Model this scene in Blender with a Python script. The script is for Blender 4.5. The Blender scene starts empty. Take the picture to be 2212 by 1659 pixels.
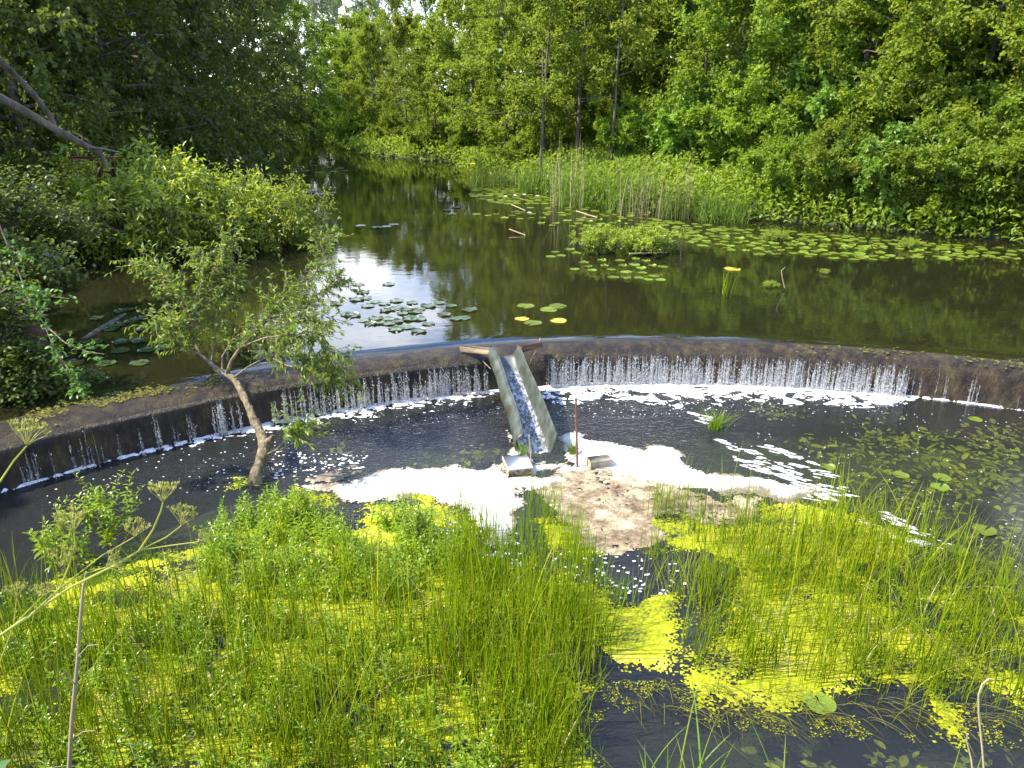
import bpy, math, random
import numpy as np
from mathutils import Vector

# ---------------------------------------------------------------- camera
S = bpy.context.scene
C = S.collection
F = 1609.0                                   # focal length in pixels of a 2212 px wide picture
PITCH = math.atan((829.5 - 200.0) / F)       # looking down
ZC = 4.5
cam = bpy.data.cameras.new('camera'); co = bpy.data.objects.new('camera', cam); C.objects.link(co)
co.location = (0, 0, ZC); co.rotation_euler = (math.pi/2 - PITCH, 0, 0)
cam.sensor_width = 36; cam.lens = 36*F/2212; cam.clip_start = 0.05; cam.clip_end = 5000
S.camera = co
# ---------------------------------------------------------------- sky, sun, exposure
SUN_EL, SUN_AZ = math.radians(50), math.radians(263)      # compass style, clockwise from +Y: sun on the left, a touch behind
to_sun = Vector((math.sin(SUN_AZ)*math.cos(SUN_EL), math.cos(SUN_AZ)*math.cos(SUN_EL), math.sin(SUN_EL)))
w = bpy.data.worlds.new('World'); S.world = w; w.use_nodes = True
nt = w.node_tree; N = nt.nodes; Lk = nt.links
bg = N['Background']
sky = N.new('ShaderNodeTexSky'); sky.sky_type = 'NISHITA'; sky.sun_disc = False
sky.sun_elevation = SUN_EL; sky.sun_rotation = SUN_AZ
tc = N.new('ShaderNodeTexCoord'); mp = N.new('ShaderNodeMapping'); mp.inputs['Scale'].default_value = (1, 1, 1.9)
mp.inputs['Location'].default_value = (1.3, 0.1, 0.27)
cn = N.new('ShaderNodeTexNoise'); cn.inputs['Scale'].default_value = 3.2; cn.inputs['Detail'].default_value = 7; cn.inputs['Roughness'].default_value = .55
cr = N.new('ShaderNodeValToRGB'); cr.color_ramp.elements[0].position = .43; cr.color_ramp.elements[1].position = .61
mx = N.new('ShaderNodeMixRGB'); mx.inputs[2].default_value = (18, 18.3, 19, 1)
Lk.new(tc.outputs['Generated'], mp.inputs[0]); Lk.new(mp.outputs[0], cn.inputs[0]); Lk.new(cn.outputs[0], cr.inputs[0])
sb = N.new('ShaderNodeMixRGB'); sb.blend_type = 'MULTIPLY'; sb.inputs[0].default_value = 1; sb.inputs[2].default_value = (.9, 1.45, 2.3, 1)
sz_ = N.new('ShaderNodeSeparateXYZ'); Lk.new(tc.outputs['Generated'], sz_.inputs[0])      # fewer clouds overhead than near the horizon
cm = N.new('ShaderNodeMapRange'); Lk.new(sz_.outputs[2], cm.inputs[0]); cm.inputs[1].default_value = .36; cm.inputs[2].default_value = .62; cm.inputs[3].default_value = 1; cm.inputs[4].default_value = .22
cf_ = N.new('ShaderNodeMath'); cf_.operation = 'MULTIPLY'; Lk.new(cr.outputs[0], cf_.inputs[0]); Lk.new(cm.outputs[0], cf_.inputs[1])
Lk.new(sky.outputs[0], sb.inputs[1]); Lk.new(cf_.outputs[0], mx.inputs[0]); Lk.new(sb.outputs[0], mx.inputs[1]); Lk.new(mx.outputs[0], bg.inputs[0])
bg.inputs[1].default_value = 0.11
sl = bpy.data.lights.new('sun', 'SUN'); so = bpy.data.objects.new('sun', sl); C.objects.link(so)
sl.energy = 5.0; sl.angle = math.radians(.55); sl.color = (1, .90, .71)
so.rotation_euler = to_sun.to_track_quat('Z', 'Y').to_euler()
S.view_settings.view_transform = 'Standard'; S.view_settings.look = 'None'
S.view_settings.exposure = 1.3; S.view_settings.gamma = 1
S.render.engine = 'CYCLES'
cy = S.cycles
cy.max_bounces = 8; cy.diffuse_bounces = 4; cy.glossy_bounces = 3; cy.transmission_bounces = 4; cy.transparent_max_bounces = 12
cy.caustics_reflective = False; cy.caustics_refractive = False

rng = np.random.default_rng(7); random.seed(7)
ZU, ZL = 0.65, 0.0                           # upper pond and lower pool water levels
CT, ST = math.cos(PITCH), math.sin(PITCH)

def P(x, y, z=0.0):
    """picture point (2212 px wide) on the level z -> world"""
    a = (x-1106)/F; b = -(y-829.5)/F
    d = np.array([a, CT+b*ST, -ST+b*CT]); t = (z-ZC)/d[2]
    return np.array([0, 0, ZC])+t*d
def PY(x, y, Y):
    """picture point at ground distance Y -> world"""
    a = (x-1106)/F; b = -(y-829.5)/F
    d = np.array([a, CT+b*ST, -ST+b*CT]); return np.array([0, 0, ZC])+d*(Y/d[1])
def PX(x, Y, z):
    return np.array([(x-1106)/F*(Y*CT+(ZC-z)*ST), Y, z])

# ---------------------------------------------------------------- object helpers
def tag(o, label=None, cat=None, group=None, kind=None):
    if label: o['label'] = label
    if cat: o['category'] = cat
    if group: o['group'] = group
    if kind: o['kind'] = kind
    return o
def thing(name, label, cat, loc=(0, 0, 0), group=None):
    o = bpy.data.objects.new(name, None); C.objects.link(o); o.location = loc; o.empty_display_size = .1
    return tag(o, label, cat, group)
def link(name, me, parent=None):
    o = bpy.data.objects.new(name, me); C.objects.link(o)
    if parent: o.parent = parent
    return o
def mesh(name, V, Fs, mat, tone=None, smooth=False):
    """V (n,3), Fs (m,k) with one k, or a list of such arrays"""
    V = np.asarray(V, np.float32)
    if not isinstance(Fs, list): Fs = [Fs]
    Fs = [np.asarray(f, np.int32) for f in Fs if len(f)]
    me = bpy.data.meshes.new(name)
    me.vertices.add(len(V)); me.vertices.foreach_set('co', V.ravel())
    nl = sum(f.size for f in Fs); npoly = sum(len(f) for f in Fs)
    me.loops.add(nl); me.loops.foreach_set('vertex_index', np.concatenate([f.ravel() for f in Fs]))
    me.polygons.add(npoly)
    cnt = np.concatenate([np.full(len(f), f.shape[1], np.int32) for f in Fs])
    st = np.concatenate([[0], np.cumsum(cnt)[:-1]]).astype(np.int32)
    me.polygons.foreach_set('loop_start', st); me.polygons.foreach_set('loop_total', cnt)
    if smooth: me.polygons.foreach_set('use_smooth', np.ones(npoly, bool))
    if tone is not None:
        a = me.attributes.new('tone', 'FLOAT', 'POINT'); a.data.foreach_set('value', np.asarray(tone, np.float32))
    me.update(calc_edges=True); me.validate()
    if mat: me.materials.append(mat)
    return me
class Acc:
    """collects vertices and faces of one mesh"""
    def __init__(s): s.V = []; s.F = {}; s.T = []; s.n = 0
    def add(s, V, Fc, tone=None):
        V = np.asarray(V, float); Fc = np.asarray(Fc, int)
        if len(V) == 0: return
        s.V.append(V); s.F.setdefault(Fc.shape[1], []).append(Fc+s.n)
        s.T.append(np.full(len(V), .5) if tone is None else np.broadcast_to(np.asarray(tone, float), (len(V),)))
        s.n += len(V)
    def build(s, name, mat, parent=None, smooth=False):
        me = mesh(name, np.concatenate(s.V), [np.concatenate(f) for f in s.F.values()], mat, np.concatenate(s.T), smooth)
        return link(name, me, parent)
def norm(a): return a/np.maximum(np.linalg.norm(a, axis=-1, keepdims=True), 1e-9)
def tube(acc, pts, rad, k=6, tone=.5, cap=True):
    pts = np.asarray(pts, float); n = len(pts); rad = np.broadcast_to(np.asarray(rad, float), (n,))
    t = norm(np.gradient(pts, axis=0)); up = np.array([0, 0, 1.]) if abs(t[0][2]) < .9 else np.array([1., 0, 0])
    u = norm(np.cross(t, up)); v = np.cross(t, u)
    a = np.arange(k)/k*2*math.pi
    V = (pts[:, None]+rad[:, None, None]*(u[:, None]*np.cos(a)[None, :, None]+v[:, None]*np.sin(a)[None, :, None])).reshape(-1, 3)
    i = np.arange(n-1)[:, None]*k; j = np.arange(k)[None]
    Fc = np.stack([i+j, i+(j+1) % k, i+k+(j+1) % k, i+k+j], -1).reshape(-1, 4)
    acc.add(V, Fc, tone)
    if cap:
        for r0 in (0, n-1):
            c = pts[r0]; ring = V[r0*k:(r0+1)*k]
            acc.add(np.vstack([ring, c]), [(q, (q+1) % k, k) for q in range(k)], tone)
def roughen(acc, amp, sc):
    r = np.random.default_rng(1)
    for i, V in enumerate(acc.V):
        if len(V) < 60: continue
        c = V.mean(0); n = fbm(V[:, 0]*sc+V[:, 1]*sc*.7+31, V[:, 2]*sc*.45+V[:, 1]*sc*.3+11, 3)-.5
        acc.V[i] = V+(r.normal(size=V.shape)*amp*.25)+np.column_stack([n, -n, n*.2])*amp
def box(acc, c, ax, ay, az, tone=.5, bev=.12):
    """box with softened (chamfered) edges; ax, ay, az are half-axis vectors"""
    c, ax, ay, az = map(lambda q: np.asarray(q, float), (c, ax, ay, az))
    L = [np.linalg.norm(q) for q in (ax, ay, az)]; b = bev*min(L)
    f = [1-b/l for l in L]
    V = []; idx = {}
    for sx in (-1, 1):
        for sy in (-1, 1):
            for sz in (-1, 1):
                for m in range(3):
                    s = [sx*f[0], sy*f[1], sz*f[2]]; s[m] = (sx, sy, sz)[m]
                    idx[(sx, sy, sz, m)] = len(V); V.append(c+ax*s[0]+ay*s[1]+az*s[2])
    q4 = []; q3 = []
    for m in range(3):
        o = [i for i in range(3) if i != m]
        for s in (-1, 1):
            r = []
            for (p, q) in ((-1, -1), (1, -1), (1, 1), (-1, 1)):
                k = [0, 0, 0]; k[m] = s; k[o[0]] = p; k[o[1]] = q; r.append(idx[(*k, m)])
            q4.append(r)
    for m in range(3):
        o = [i for i in range(3) if i != m]
        for p in (-1, 1):
            for q in (-1, 1):
                def K(t, face):
                    k = [0, 0, 0]; k[m] = t; k[o[0]] = p; k[o[1]] = q; return idx[(*k, face)]
                q4.append([K(-1, o[0]), K(1, o[0]), K(1, o[1]), K(-1, o[1])])
    for sx in (-1, 1):
        for sy in (-1, 1):
            for sz in (-1, 1): q3.append([idx[(sx, sy, sz, m)] for m in range(3)])
    acc.add(V, q4, tone); acc.add(V, q3, tone)

# value noise in the plane / space for shapes
_perm = rng.random((256, 256))
def noise2(x, y):
    xi = np.floor(x).astype(int); yi = np.floor(y).astype(int); fx = x-xi; fy = y-yi
    fx = fx*fx*(3-2*fx); fy = fy*fy*(3-2*fy)
    g = lambda a, b: _perm[a % 256, b % 256]
    return (g(xi, yi)*(1-fx)+g(xi+1, yi)*fx)*(1-fy)+(g(xi, yi+1)*(1-fx)+g(xi+1, yi+1)*fx)*fy
def fbm(x, y, o=4):
    s = 0; a = .5; t = 0
    for _ in range(o):
        s = s+a*noise2(x, y); t += a; a *= .5; x = x*2.03+17.1; y = y*2.03+9.7
    return s/t
def inpoly(x, y, poly):
    x = np.asarray(x, float); y = np.asarray(y, float); r = np.zeros(x.shape, bool)
    for (x1, y1), (x2, y2) in zip(poly, poly[1:]+poly[:1]):
        c = (y1 > y) != (y2 > y)
        with np.errstate(divide='ignore', invalid='ignore'): r ^= c & (x < (x2-x1)*(y-y1)/(y2-y1+1e-12)+x1)
    return r
def wpoly(px, z=0.0): return [tuple(P(a, b, z)[:2]) for a, b in px]
def sdist(x, y, poly):
    """signed distance, positive inside"""
    d = np.full(x.shape, 1e9)
    for (x1, y1), (x2, y2) in zip(poly, poly[1:]+poly[:1]):
        dx, dy = x2-x1, y2-y1; t = np.clip(((x-x1)*dx+(y-y1)*dy)/(dx*dx+dy*dy+1e-12), 0, 1)
        d = np.minimum(d, np.hypot(x-x1-t*dx, y-y1-t*dy))
    return np.where(inpoly(x, y, poly), d, -d)
def scatter(poly, n, r=rng):
    """n random points inside a world polygon"""
    a = np.array(poly); lo = a.min(0); hi = a.max(0); out = []
    while sum(map(len, out)) < n:
        q = lo+(hi-lo)*r.random((n*3+10, 2)); out.append(q[inpoly(q[:, 0], q[:, 1], poly)])
    return np.concatenate(out)[:n]

# ---------------------------------------------------------------- materials
def newmat(name):
    m = bpy.data.materials.new(name); m.use_nodes = True
    for n in list(m.node_tree.nodes): m.node_tree.nodes.remove(n)
    out = m.node_tree.nodes.new('ShaderNodeOutputMaterial')
    def nd(t, **kw):
        n = m.node_tree.nodes.new(t)
        for k, v in kw.items():
            if k.startswith('i_'): n.inputs[k[2:].replace('_', ' ')].default_value = v
            else: setattr(n, k, v)
        return n
    return m, nd, m.node_tree.links.new, out
def leafmat(name, a, b, trans=.42, rough=.42, spec=.45, tcol=1.5, objvar=.12):
    m, nd, lk, out = newmat(name)
    at = nd('ShaderNodeAttribute', attribute_name='tone')
    ra = nd('ShaderNodeMixRGB'); ra.inputs[1].default_value = (*a, 1); ra.inputs[2].default_value = (*b, 1)
    lk(at.outputs['Fac'], ra.inputs[0])
    oi = nd('ShaderNodeObjectInfo'); hs = nd('ShaderNodeHueSaturation')
    mr = nd('ShaderNodeMapRange'); mr.inputs['To Min'].default_value = 1-objvar*1.6; mr.inputs['To Max'].default_value = 1+objvar*1.6
    mh = nd('ShaderNodeMapRange'); mh.inputs['To Min'].default_value = .5-objvar*.02; mh.inputs['To Max'].default_value = .5+objvar*.1
    lk(oi.outputs['Random'], mr.inputs[0]); lk(oi.outputs['Random'], mh.inputs[0]); lk(mr.outputs[0], hs.inputs['Value']); lk(mh.outputs[0], hs.inputs['Hue'])
    lk(ra.outputs[0], hs.inputs['Color'])
    pr = nd('ShaderNodeBsdfPrincipled', i_Roughness=rough); pr.inputs['Specular IOR Level'].default_value = spec
    lk(hs.outputs[0], pr.inputs['Base Color'])
    h2 = nd('ShaderNodeHueSaturation'); h2.inputs['Value'].default_value = tcol; h2.inputs['Hue'].default_value = .487; h2.inputs['Saturation'].default_value = 1.05
    lk(hs.outputs[0], h2.inputs['Color'])
    tr = nd('ShaderNodeBsdfTranslucent'); lk(h2.outputs[0], tr.inputs[0])
    ms = nd('ShaderNodeMixShader'); ms.inputs[0].default_value = trans
    lk(pr.outputs[0], ms.inputs[1]); lk(tr.outputs[0], ms.inputs[2]); lk(ms.outputs[0], out.inputs[0])
    return m
def noisemat(name, cols, scale=4, rough=(.5, .9), bump=.3, bscale=None, detail=8, pos=None, spec=.4, bdist=.02, stretch=(1, 1, 1), metal=0):
    m, nd, lk, out = newmat(name)
    tc = nd('ShaderNodeTexCoord'); mp = nd('ShaderNodeMapping'); mp.inputs['Scale'].default_value = stretch; lk(tc.outputs['Object'], mp.inputs[0])
    n1 = nd('ShaderNodeTexNoise', i_Scale=scale, i_Detail=detail, i_Roughness=.62); lk(mp.outputs[0], n1.inputs[0])
    rp = nd('ShaderNodeValToRGB'); e = rp.color_ramp.elements
    pos = pos or [.3+.4*i/(len(cols)-1) for i in range(len(cols))]
    e[0].position = pos[0]; e[0].color = (*cols[0], 1); e[1].position = pos[-1]; e[1].color = (*cols[-1], 1)
    for p_, c_ in list(zip(pos, cols))[1:-1]:
        q = e.new(p_); q.color = (*c_, 1)
    lk(n1.outputs[0], rp.inputs[0])
    pr = nd('ShaderNodeBsdfPrincipled'); pr.inputs['Specular IOR Level'].default_value = spec; pr.inputs['Metallic'].default_value = metal
    lk(rp.outputs[0], pr.inputs['Base Color'])
    n2 = nd('ShaderNodeTexNoise', i_Scale=bscale or scale*4, i_Detail=6, i_Roughness=.6); lk(mp.outputs[0], n2.inputs[0])
    mr = nd('ShaderNodeMapRange'); mr.inputs[1].default_value = .3; mr.inputs[2].default_value = .7; mr.inputs[3].default_value = rough[0]; mr.inputs[4].default_value = rough[1]
    lk(n2.outputs[0], mr.inputs[0]); lk(mr.outputs[0], pr.inputs['Roughness'])
    bp = nd('ShaderNodeBump', i_Strength=bump, i_Distance=bdist); lk(n2.outputs[0], bp.inputs['Height']); lk(bp.outputs[0], pr.inputs['Normal'])
    lk(pr.outputs[0], out.inputs[0])
    return m
def rampmat(name, stops, rough=.8, spec=.2, bump=.5, bsc=60, bd=.006):
    m, nd, lk, out = newmat(name); at = nd('ShaderNodeAttribute', attribute_name='tone'); rp = nd('ShaderNodeValToRGB'); e = rp.color_ramp.elements
    e[0].position = stops[0][0]; e[0].color = (*stops[0][1], 1); e[1].position = stops[-1][0]; e[1].color = (*stops[-1][1], 1)
    for p_, c_ in stops[1:-1]:
        q = e.new(p_); q.color = (*c_, 1)
    lk(at.outputs['Fac'], rp.inputs[0]); pr = nd('ShaderNodeBsdfPrincipled', i_Roughness=rough); pr.inputs['Specular IOR Level'].default_value = spec; lk(rp.outputs[0], pr.inputs['Base Color'])
    tc = nd('ShaderNodeTexCoord'); n2 = nd('ShaderNodeTexNoise', i_Scale=bsc, i_Detail=5); lk(tc.outputs['Object'], n2.inputs[0])
    bp = nd('ShaderNodeBump', i_Strength=bump, i_Distance=bd); lk(n2.outputs[0], bp.inputs['Height']); lk(bp.outputs[0], pr.inputs['Normal']); lk(pr.outputs[0], out.inputs[0]); return m
def watermat(name, tint, murk, murkc, bump, scales, rough=.0, ior=1.33, wave=None):
    """surface: Fresnel mirror over a tinted clear body with a little suspended silt"""
    m, nd, lk, out = newmat(name)
    tc = nd('ShaderNodeTexCoord')
    h = None
    for sc, amt, st in scales:
        mp = nd('ShaderNodeMapping'); mp.inputs['Scale'].default_value = st; lk(tc.outputs['Object'], mp.inputs[0])
        n = nd('ShaderNodeTexNoise', i_Scale=sc, i_Detail=4, i_Roughness=.5); lk(mp.outputs[0], n.inputs[0])
        mu = nd('ShaderNodeMath', operation='MULTIPLY'); mu.inputs[1].default_value = amt; lk(n.outputs[0], mu.inputs[0])
        if h is None: h = mu
        else:
            ad = nd('ShaderNodeMath', operation='ADD'); lk(h.outputs[0], ad.inputs[0]); lk(mu.outputs[0], ad.inputs[1]); h = ad
    bp = nd('ShaderNodeBump', i_Strength=1.0, i_Distance=bump); lk(h.outputs[0], bp.inputs['Height'])
    if wave:
        sx = nd('ShaderNodeSeparateXYZ'); lk(tc.outputs['Object'], sx.inputs[0]); mr = nd('ShaderNodeMapRange'); lk(sx.outputs[0], mr.inputs[0])
        for i_, v_ in zip((1, 2, 3, 4), wave): mr.inputs[i_].default_value = v_
        my = nd('ShaderNodeMapRange'); lk(sx.outputs[1], my.inputs[0])
        for i_, v_ in zip((1, 2, 3, 4), (5.5, 8.5, .12, 1)): my.inputs[i_].default_value = v_
        mm = nd('ShaderNodeMath', operation='MULTIPLY'); lk(mr.outputs[0], mm.inputs[0]); lk(my.outputs[0], mm.inputs[1]); lk(mm.outputs[0], bp.inputs['Strength'])
    fr = nd('ShaderNodeFresnel', i_IOR=ior); lk(bp.outputs[0], fr.inputs['Normal'])
    gl = nd('ShaderNodeBsdfGlossy', i_Roughness=rough); lk(bp.outputs[0], gl.inputs['Normal'])
    tr = nd('ShaderNodeBsdfTransparent'); tr.inputs[0].default_value = (*tint, 1)
    df = nd('ShaderNodeBsdfDiffuse'); df.inputs[0].default_value = (*murkc, 1)
    m1 = nd('ShaderNodeMixShader'); m1.inputs[0].default_value = murk; lk(tr.outputs[0], m1.inputs[1]); lk(df.outputs[0], m1.inputs[2])
    m2 = nd('ShaderNodeMixShader'); lk(fr.outputs[0], m2.inputs[0]); lk(m1.outputs[0], m2.inputs[1]); lk(gl.outputs[0], m2.inputs[2])
    lk(m2.outputs[0], out.inputs[0])
    return m
M = {}
M['alder'] = leafmat('alder_leaf', (.12, .175, .014), (.28, .345, .042), .52, .5, .3)
M['willow'] = leafmat('willow_leaf', (.10, .165, .013), (.26, .335, .036), .52, .45, .4)
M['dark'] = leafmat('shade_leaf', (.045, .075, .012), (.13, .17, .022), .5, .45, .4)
M['pale'] = leafmat('pale_willow_leaf', (.12, .17, .075), (.22, .27, .13), .4, .5, .3)
M['lime'] = leafmat('lime_leaf', (.09, .16, .015), (.17, .25, .02), .5, .5, .3)
M['salix'] = leafmat('grey_willow_leaf', (.15, .20, .018), (.34, .40, .05), .5, .35, .6)
M['broadl'] = leafmat('big_leaf', (.10, .185, .02), (.22, .33, .05), .45, .38, .5)
M['salixn'] = leafmat('near_willow_leaf', (.11, .19, .018), (.27, .36, .045), .5, .4, .4)
M['broad'] = leafmat('broad_leaf', (.06, .13, .015), (.13, .22, .03), .45, .4, .5)
M['scrub'] = leafmat('scrub_leaf', (.12, .22, .005), (.33, .43, .015), .5, .26, .7, objvar=.02)
M['rush'] = leafmat('rush_blade', (.085, .18, .003), (.34, .45, .012), .45, .38, .35, objvar=.03)
M['reed'] = leafmat('reed_blade', (.10, .17, .02), (.26, .34, .05), .45, .45, .4)
M['dry'] = leafmat('dry_stalk', (.32, .25, .13), (.52, .44, .28), .2, .7, .2)
M['finegrass'] = leafmat('fine_grass', (.15, .22, .004), (.42, .47, .02), .45, .5, .3, objvar=.02)
M['deadrush'] = leafmat('dead_rush', (.10, .08, .02), (.34, .32, .04), .3, .6, .2)
M['umbel'] = leafmat('umbel_green', (.28, .32, .03), (.50, .47, .16), .4, .5, .3, objvar=0)
M['duck'] = rampmat('duckweed', [(0, (.05, .045, .02)), (.22, (.12, .14, .012)), (.45, (.21, .235, .006)), (.85, (.29, .305, .006)), (1, (.34, .31, .05))])
M['pad'] = leafmat('lily_pad', (.115, .165, .012), (.20, .25, .03), .25, .42, .4, objvar=.2)
M['padgrey'] = leafmat('lily_pad_grey', (.05, .075, .02), (.085, .11, .035), .2, .25, .7)
M['padyel'] = leafmat('lily_pad_yellow', (.42, .36, .05), (.5, .42, .06), .2, .35, .5)
M['sub'] = leafmat('submerged_leaf', (.12, .16, .012), (.40, .43, .03), .3, .6, .2)
M['bark'] = noisemat('bark', [(.035, .028, .02), (.10, .085, .06), (.17, .15, .11)], 7, (.8, .95), 1, 22, bdist=.03, stretch=(1, 1, .3))
M['barkl'] = noisemat('willow_bark', [(.05, .038, .02), (.16, .125, .07), (.30, .25, .15)], 14, (.8, .95), 1, 34, bdist=.035, stretch=(1, 1, .35))
M['soil'] = noisemat('soil', [(.02, .022, .01), (.035, .045, .015), (.04, .075, .015)], 1.3, (.8, 1), .6, 9)
M['bed'] = noisemat('pool_bed', [(.018, .017, .010), (.045, .042, .02), (.07, .075, .02)], 2.2, (.8, 1), .5, 9)
M['foam'] = noisemat('foam', [(.30, .24, .16), (.50, .46, .40), (.66, .65, .63), (.74, .74, .74)], 3.5, (.6, .9), .8, 45, bdist=.012, pos=[.2, .36, .47, .8])
M['scum'] = noisemat('scum', [(.10, .075, .045), (.18, .14, .085), (.26, .21, .135), (.46, .40, .28)], 9, (.7, .95), .6, 90, bdist=.006)
M['foamr'] = rampmat('foam_raft', [(0, (.16, .13, .09)), (.25, (.36, .31, .24)), (.5, (.50, .47, .42)), (1, (.60, .59, .57))], bump=.8, bsc=45, bd=.012)
M['scumr'] = rampmat('scum_mat', [(0, (.10, .07, .04)), (.3, (.21, .155, .095)), (.6, (.34, .27, .165)), (.85, (.48, .42, .29)), (1, (.62, .58, .47))], bump=.9, bsc=80)
M['wood'] = noisemat('weathered_wood', [(.16, .10, .05), (.36, .25, .13), (.55, .42, .26)], 5, (.5, .85), .5, 40, stretch=(.25, 1, 3))
M['wooddark'] = noisemat('wet_wood', [(.05, .025, .015), (.12, .06, .035), (.2, .1, .06)], 6, (.25, .6), .5, 40, stretch=(.3, 1, 3))
M['trough'] = noisemat('grey_plastic', [(.04, .03, .015), (.04, .048, .035), (.065, .078, .066), (.095, .10, .08)], 5, (.3, .6), .25, 30)
M['slab'] = noisemat('pale_concrete', [(.5, .47, .42), (.78, .75, .70), (.84, .82, .78)], 6, (.8, .95), .5, 50, bdist=.006)
M['brick'] = noisemat('mossy_concrete', [(.16, .17, .03), (.36, .28, .18), (.5, .41, .29)], 9, (.8, .95), .7, 50, bdist=.008)
M['rust'] = noisemat('rusty_steel', [(.06, .03, .02), (.16, .075, .045), (.25, .13, .07)], 20, (.6, .9), .5, 60)
M['rope'] = noisemat('rope', [(.25, .18, .11), (.45, .36, .25)], 30, (.8, .9), .5, 90)
M['redbrown'] = noisemat('red_brown_panel', [(.06, .025, .018), (.11, .045, .03)], 3, (.5, .8), .2, 20)
M['petal'] = noisemat('white_petal', [(.8, .78, .74), (.88, .86, .82)], 5, (.5, .6), .1)
M['yel'] = noisemat('yellow_petal', [(.75, .6, .02), (.85, .7, .03)], 5, (.5, .6), .1)
M['water_up'] = watermat('pond_water', (.32, .31, .12), .19, (.070, .070, .028), .012,
                         [(1.2, .22, (1, 1.6, 1)), (7, .06, (1, 1.4, 1))], ior=1.62)
M['water_low'] = watermat('pool_water', (.72, .72, .56), .26, (.055, .058, .054), .035,
                          [(5, .5, (1, 1.7, 1)), (17, .45, (1, 1.6, 1))], wave=(2.0, 5.5, .8, .15))
def slabmat():
    m, nd, lk, out = newmat('dirty_sided_slab'); tc = nd('ShaderNodeTexCoord'); n = nd('ShaderNodeTexNoise', i_Scale=28, i_Detail=6); lk(tc.outputs['Object'], n.inputs[0])
    sp = nd('ShaderNodeSeparateXYZ'); lk(tc.outputs['Object'], sp.inputs[0]); mr = nd('ShaderNodeMapRange'); lk(sp.outputs[2], mr.inputs[0])
    for i_, v_ in zip((1, 2, 3, 4), (.028, .046, 0, 1)): mr.inputs[i_].default_value = v_
    r1 = nd('ShaderNodeValToRGB'); r1.color_ramp.elements[0].color = (.10, .08, .02, 1); r1.color_ramp.elements[1].color = (.34, .26, .15, 1); r1.color_ramp.elements[0].position = .4; r1.color_ramp.elements[1].position = .6; lk(n.outputs[0], r1.inputs[0])
    mx_ = nd('ShaderNodeMixRGB'); lk(mr.outputs[0], mx_.inputs[0]); lk(r1.outputs[0], mx_.inputs[1]); mx_.inputs[2].default_value = (.70, .66, .58, 1)
    pr = nd('ShaderNodeBsdfPrincipled', i_Roughness=.9); lk(mx_.outputs[0], pr.inputs['Base Color']); lk(pr.outputs[0], out.inputs[0]); return m
M['slab'] = slabmat()
# wet concrete of the weir
def weirmat():
    m, nd, lk, out = newmat('wet_weir_concrete')
    tc = nd('ShaderNodeTexCoord')
    n1 = nd('ShaderNodeTexNoise', i_Scale=5.5, i_Detail=9, i_Roughness=.75); mq = nd('ShaderNodeMapping'); mq.inputs['Scale'].default_value = (1, 1, .5); lk(tc.outputs['Object'], mq.inputs[0]); lk(mq.outputs[0], n1.inputs[0])
    rp = nd('ShaderNodeValToRGB'); e = rp.color_ramp.elements
    e[0].position = .3; e[0].color = (.012, .010, .008, 1); e[1].position = .72; e[1].color = (.16, .105, .055, 1)
    for p_, c_ in ((.43, (.018, .012, .008)), (.53, (.050, .032, .017)), (.61, (.075, .062, .016))):
        q = e.new(p_); q.color = (*c_, 1)
    lk(n1.outputs[0], rp.inputs[0])
    mp = nd('ShaderNodeMapping'); mp.inputs['Scale'].default_value = (1, 1, .3); lk(tc.outputs['Object'], mp.inputs[0])
    n2 = nd('ShaderNodeTexNoise', i_Scale=42, i_Detail=7, i_Roughness=.75); lk(mp.outputs[0], n2.inputs[0])
    vo = nd('ShaderNodeTexNoise', i_Scale=9, i_Detail=5, i_Roughness=.6); lk(mp.outputs[0], vo.inputs[0])
    ad = nd('ShaderNodeMath', operation='ADD'); lk(n2.outputs[0], ad.inputs[0]); lk(vo.outputs[0], ad.inputs[1])
    bp = nd('ShaderNodeBump', i_Strength=1, i_Distance=.06); lk(ad.outputs[0], bp.inputs['Height'])
    pr = nd('ShaderNodeBsdfPrincipled', i_Roughness=.42); pr.inputs['Specular IOR Level'].default_value = .45
    pr.inputs['Coat Weight'].default_value = .08; pr.inputs['Coat Roughness'].default_value = .12
    lk(rp.outputs[0], pr.inputs['Base Color']); lk(bp.outputs[0], pr.inputs['Normal']); lk(pr.outputs[0], out.inputs[0])
    return m
M['weir'] = weirmat()
def fallmat():
    m, nd, lk, out = newmat('falling_water')
    df = nd('ShaderNodeBsdfDiffuse'); df.inputs[0].default_value = (.74, .735, .72, 1)
    tl = nd('ShaderNodeBsdfTranslucent'); tl.inputs[0].default_value = (.72, .715, .70, 1)
    a = nd('ShaderNodeMixShader'); a.inputs[0].default_value = .45; lk(df.outputs[0], a.inputs[1]); lk(tl.outputs[0], a.inputs[2])
    gl = nd('ShaderNodeBsdfGlossy', i_Roughness=.12); b = nd('ShaderNodeMixShader'); b.inputs[0].default_value = .25
    lk(a.outputs[0], b.inputs[1]); lk(gl.outputs[0], b.inputs[2])
    tr = nd('ShaderNodeBsdfTransparent'); at = nd('ShaderNodeAttribute', attribute_name='tone')
    c = nd('ShaderNodeMixShader'); lk(at.outputs['Fac'], c.inputs[0]); lk(tr.outputs[0], c.inputs[1]); lk(b.outputs[0], c.inputs[2])
    lk(c.outputs[0], out.inputs[0]); return m
M['fall'] = fallmat()

# ================================================================ SETTING
CR, CX, CY = 13.53, 2.444, -1.593            # arc of the crest (back edge)
FR, FX, FY = 12.385, 2.565, -0.864           # arc of the foot of the face
def arc(cx, cy, r, a): return np.array([cx+r*math.cos(a), cy+r*math.sin(a)])
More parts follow.
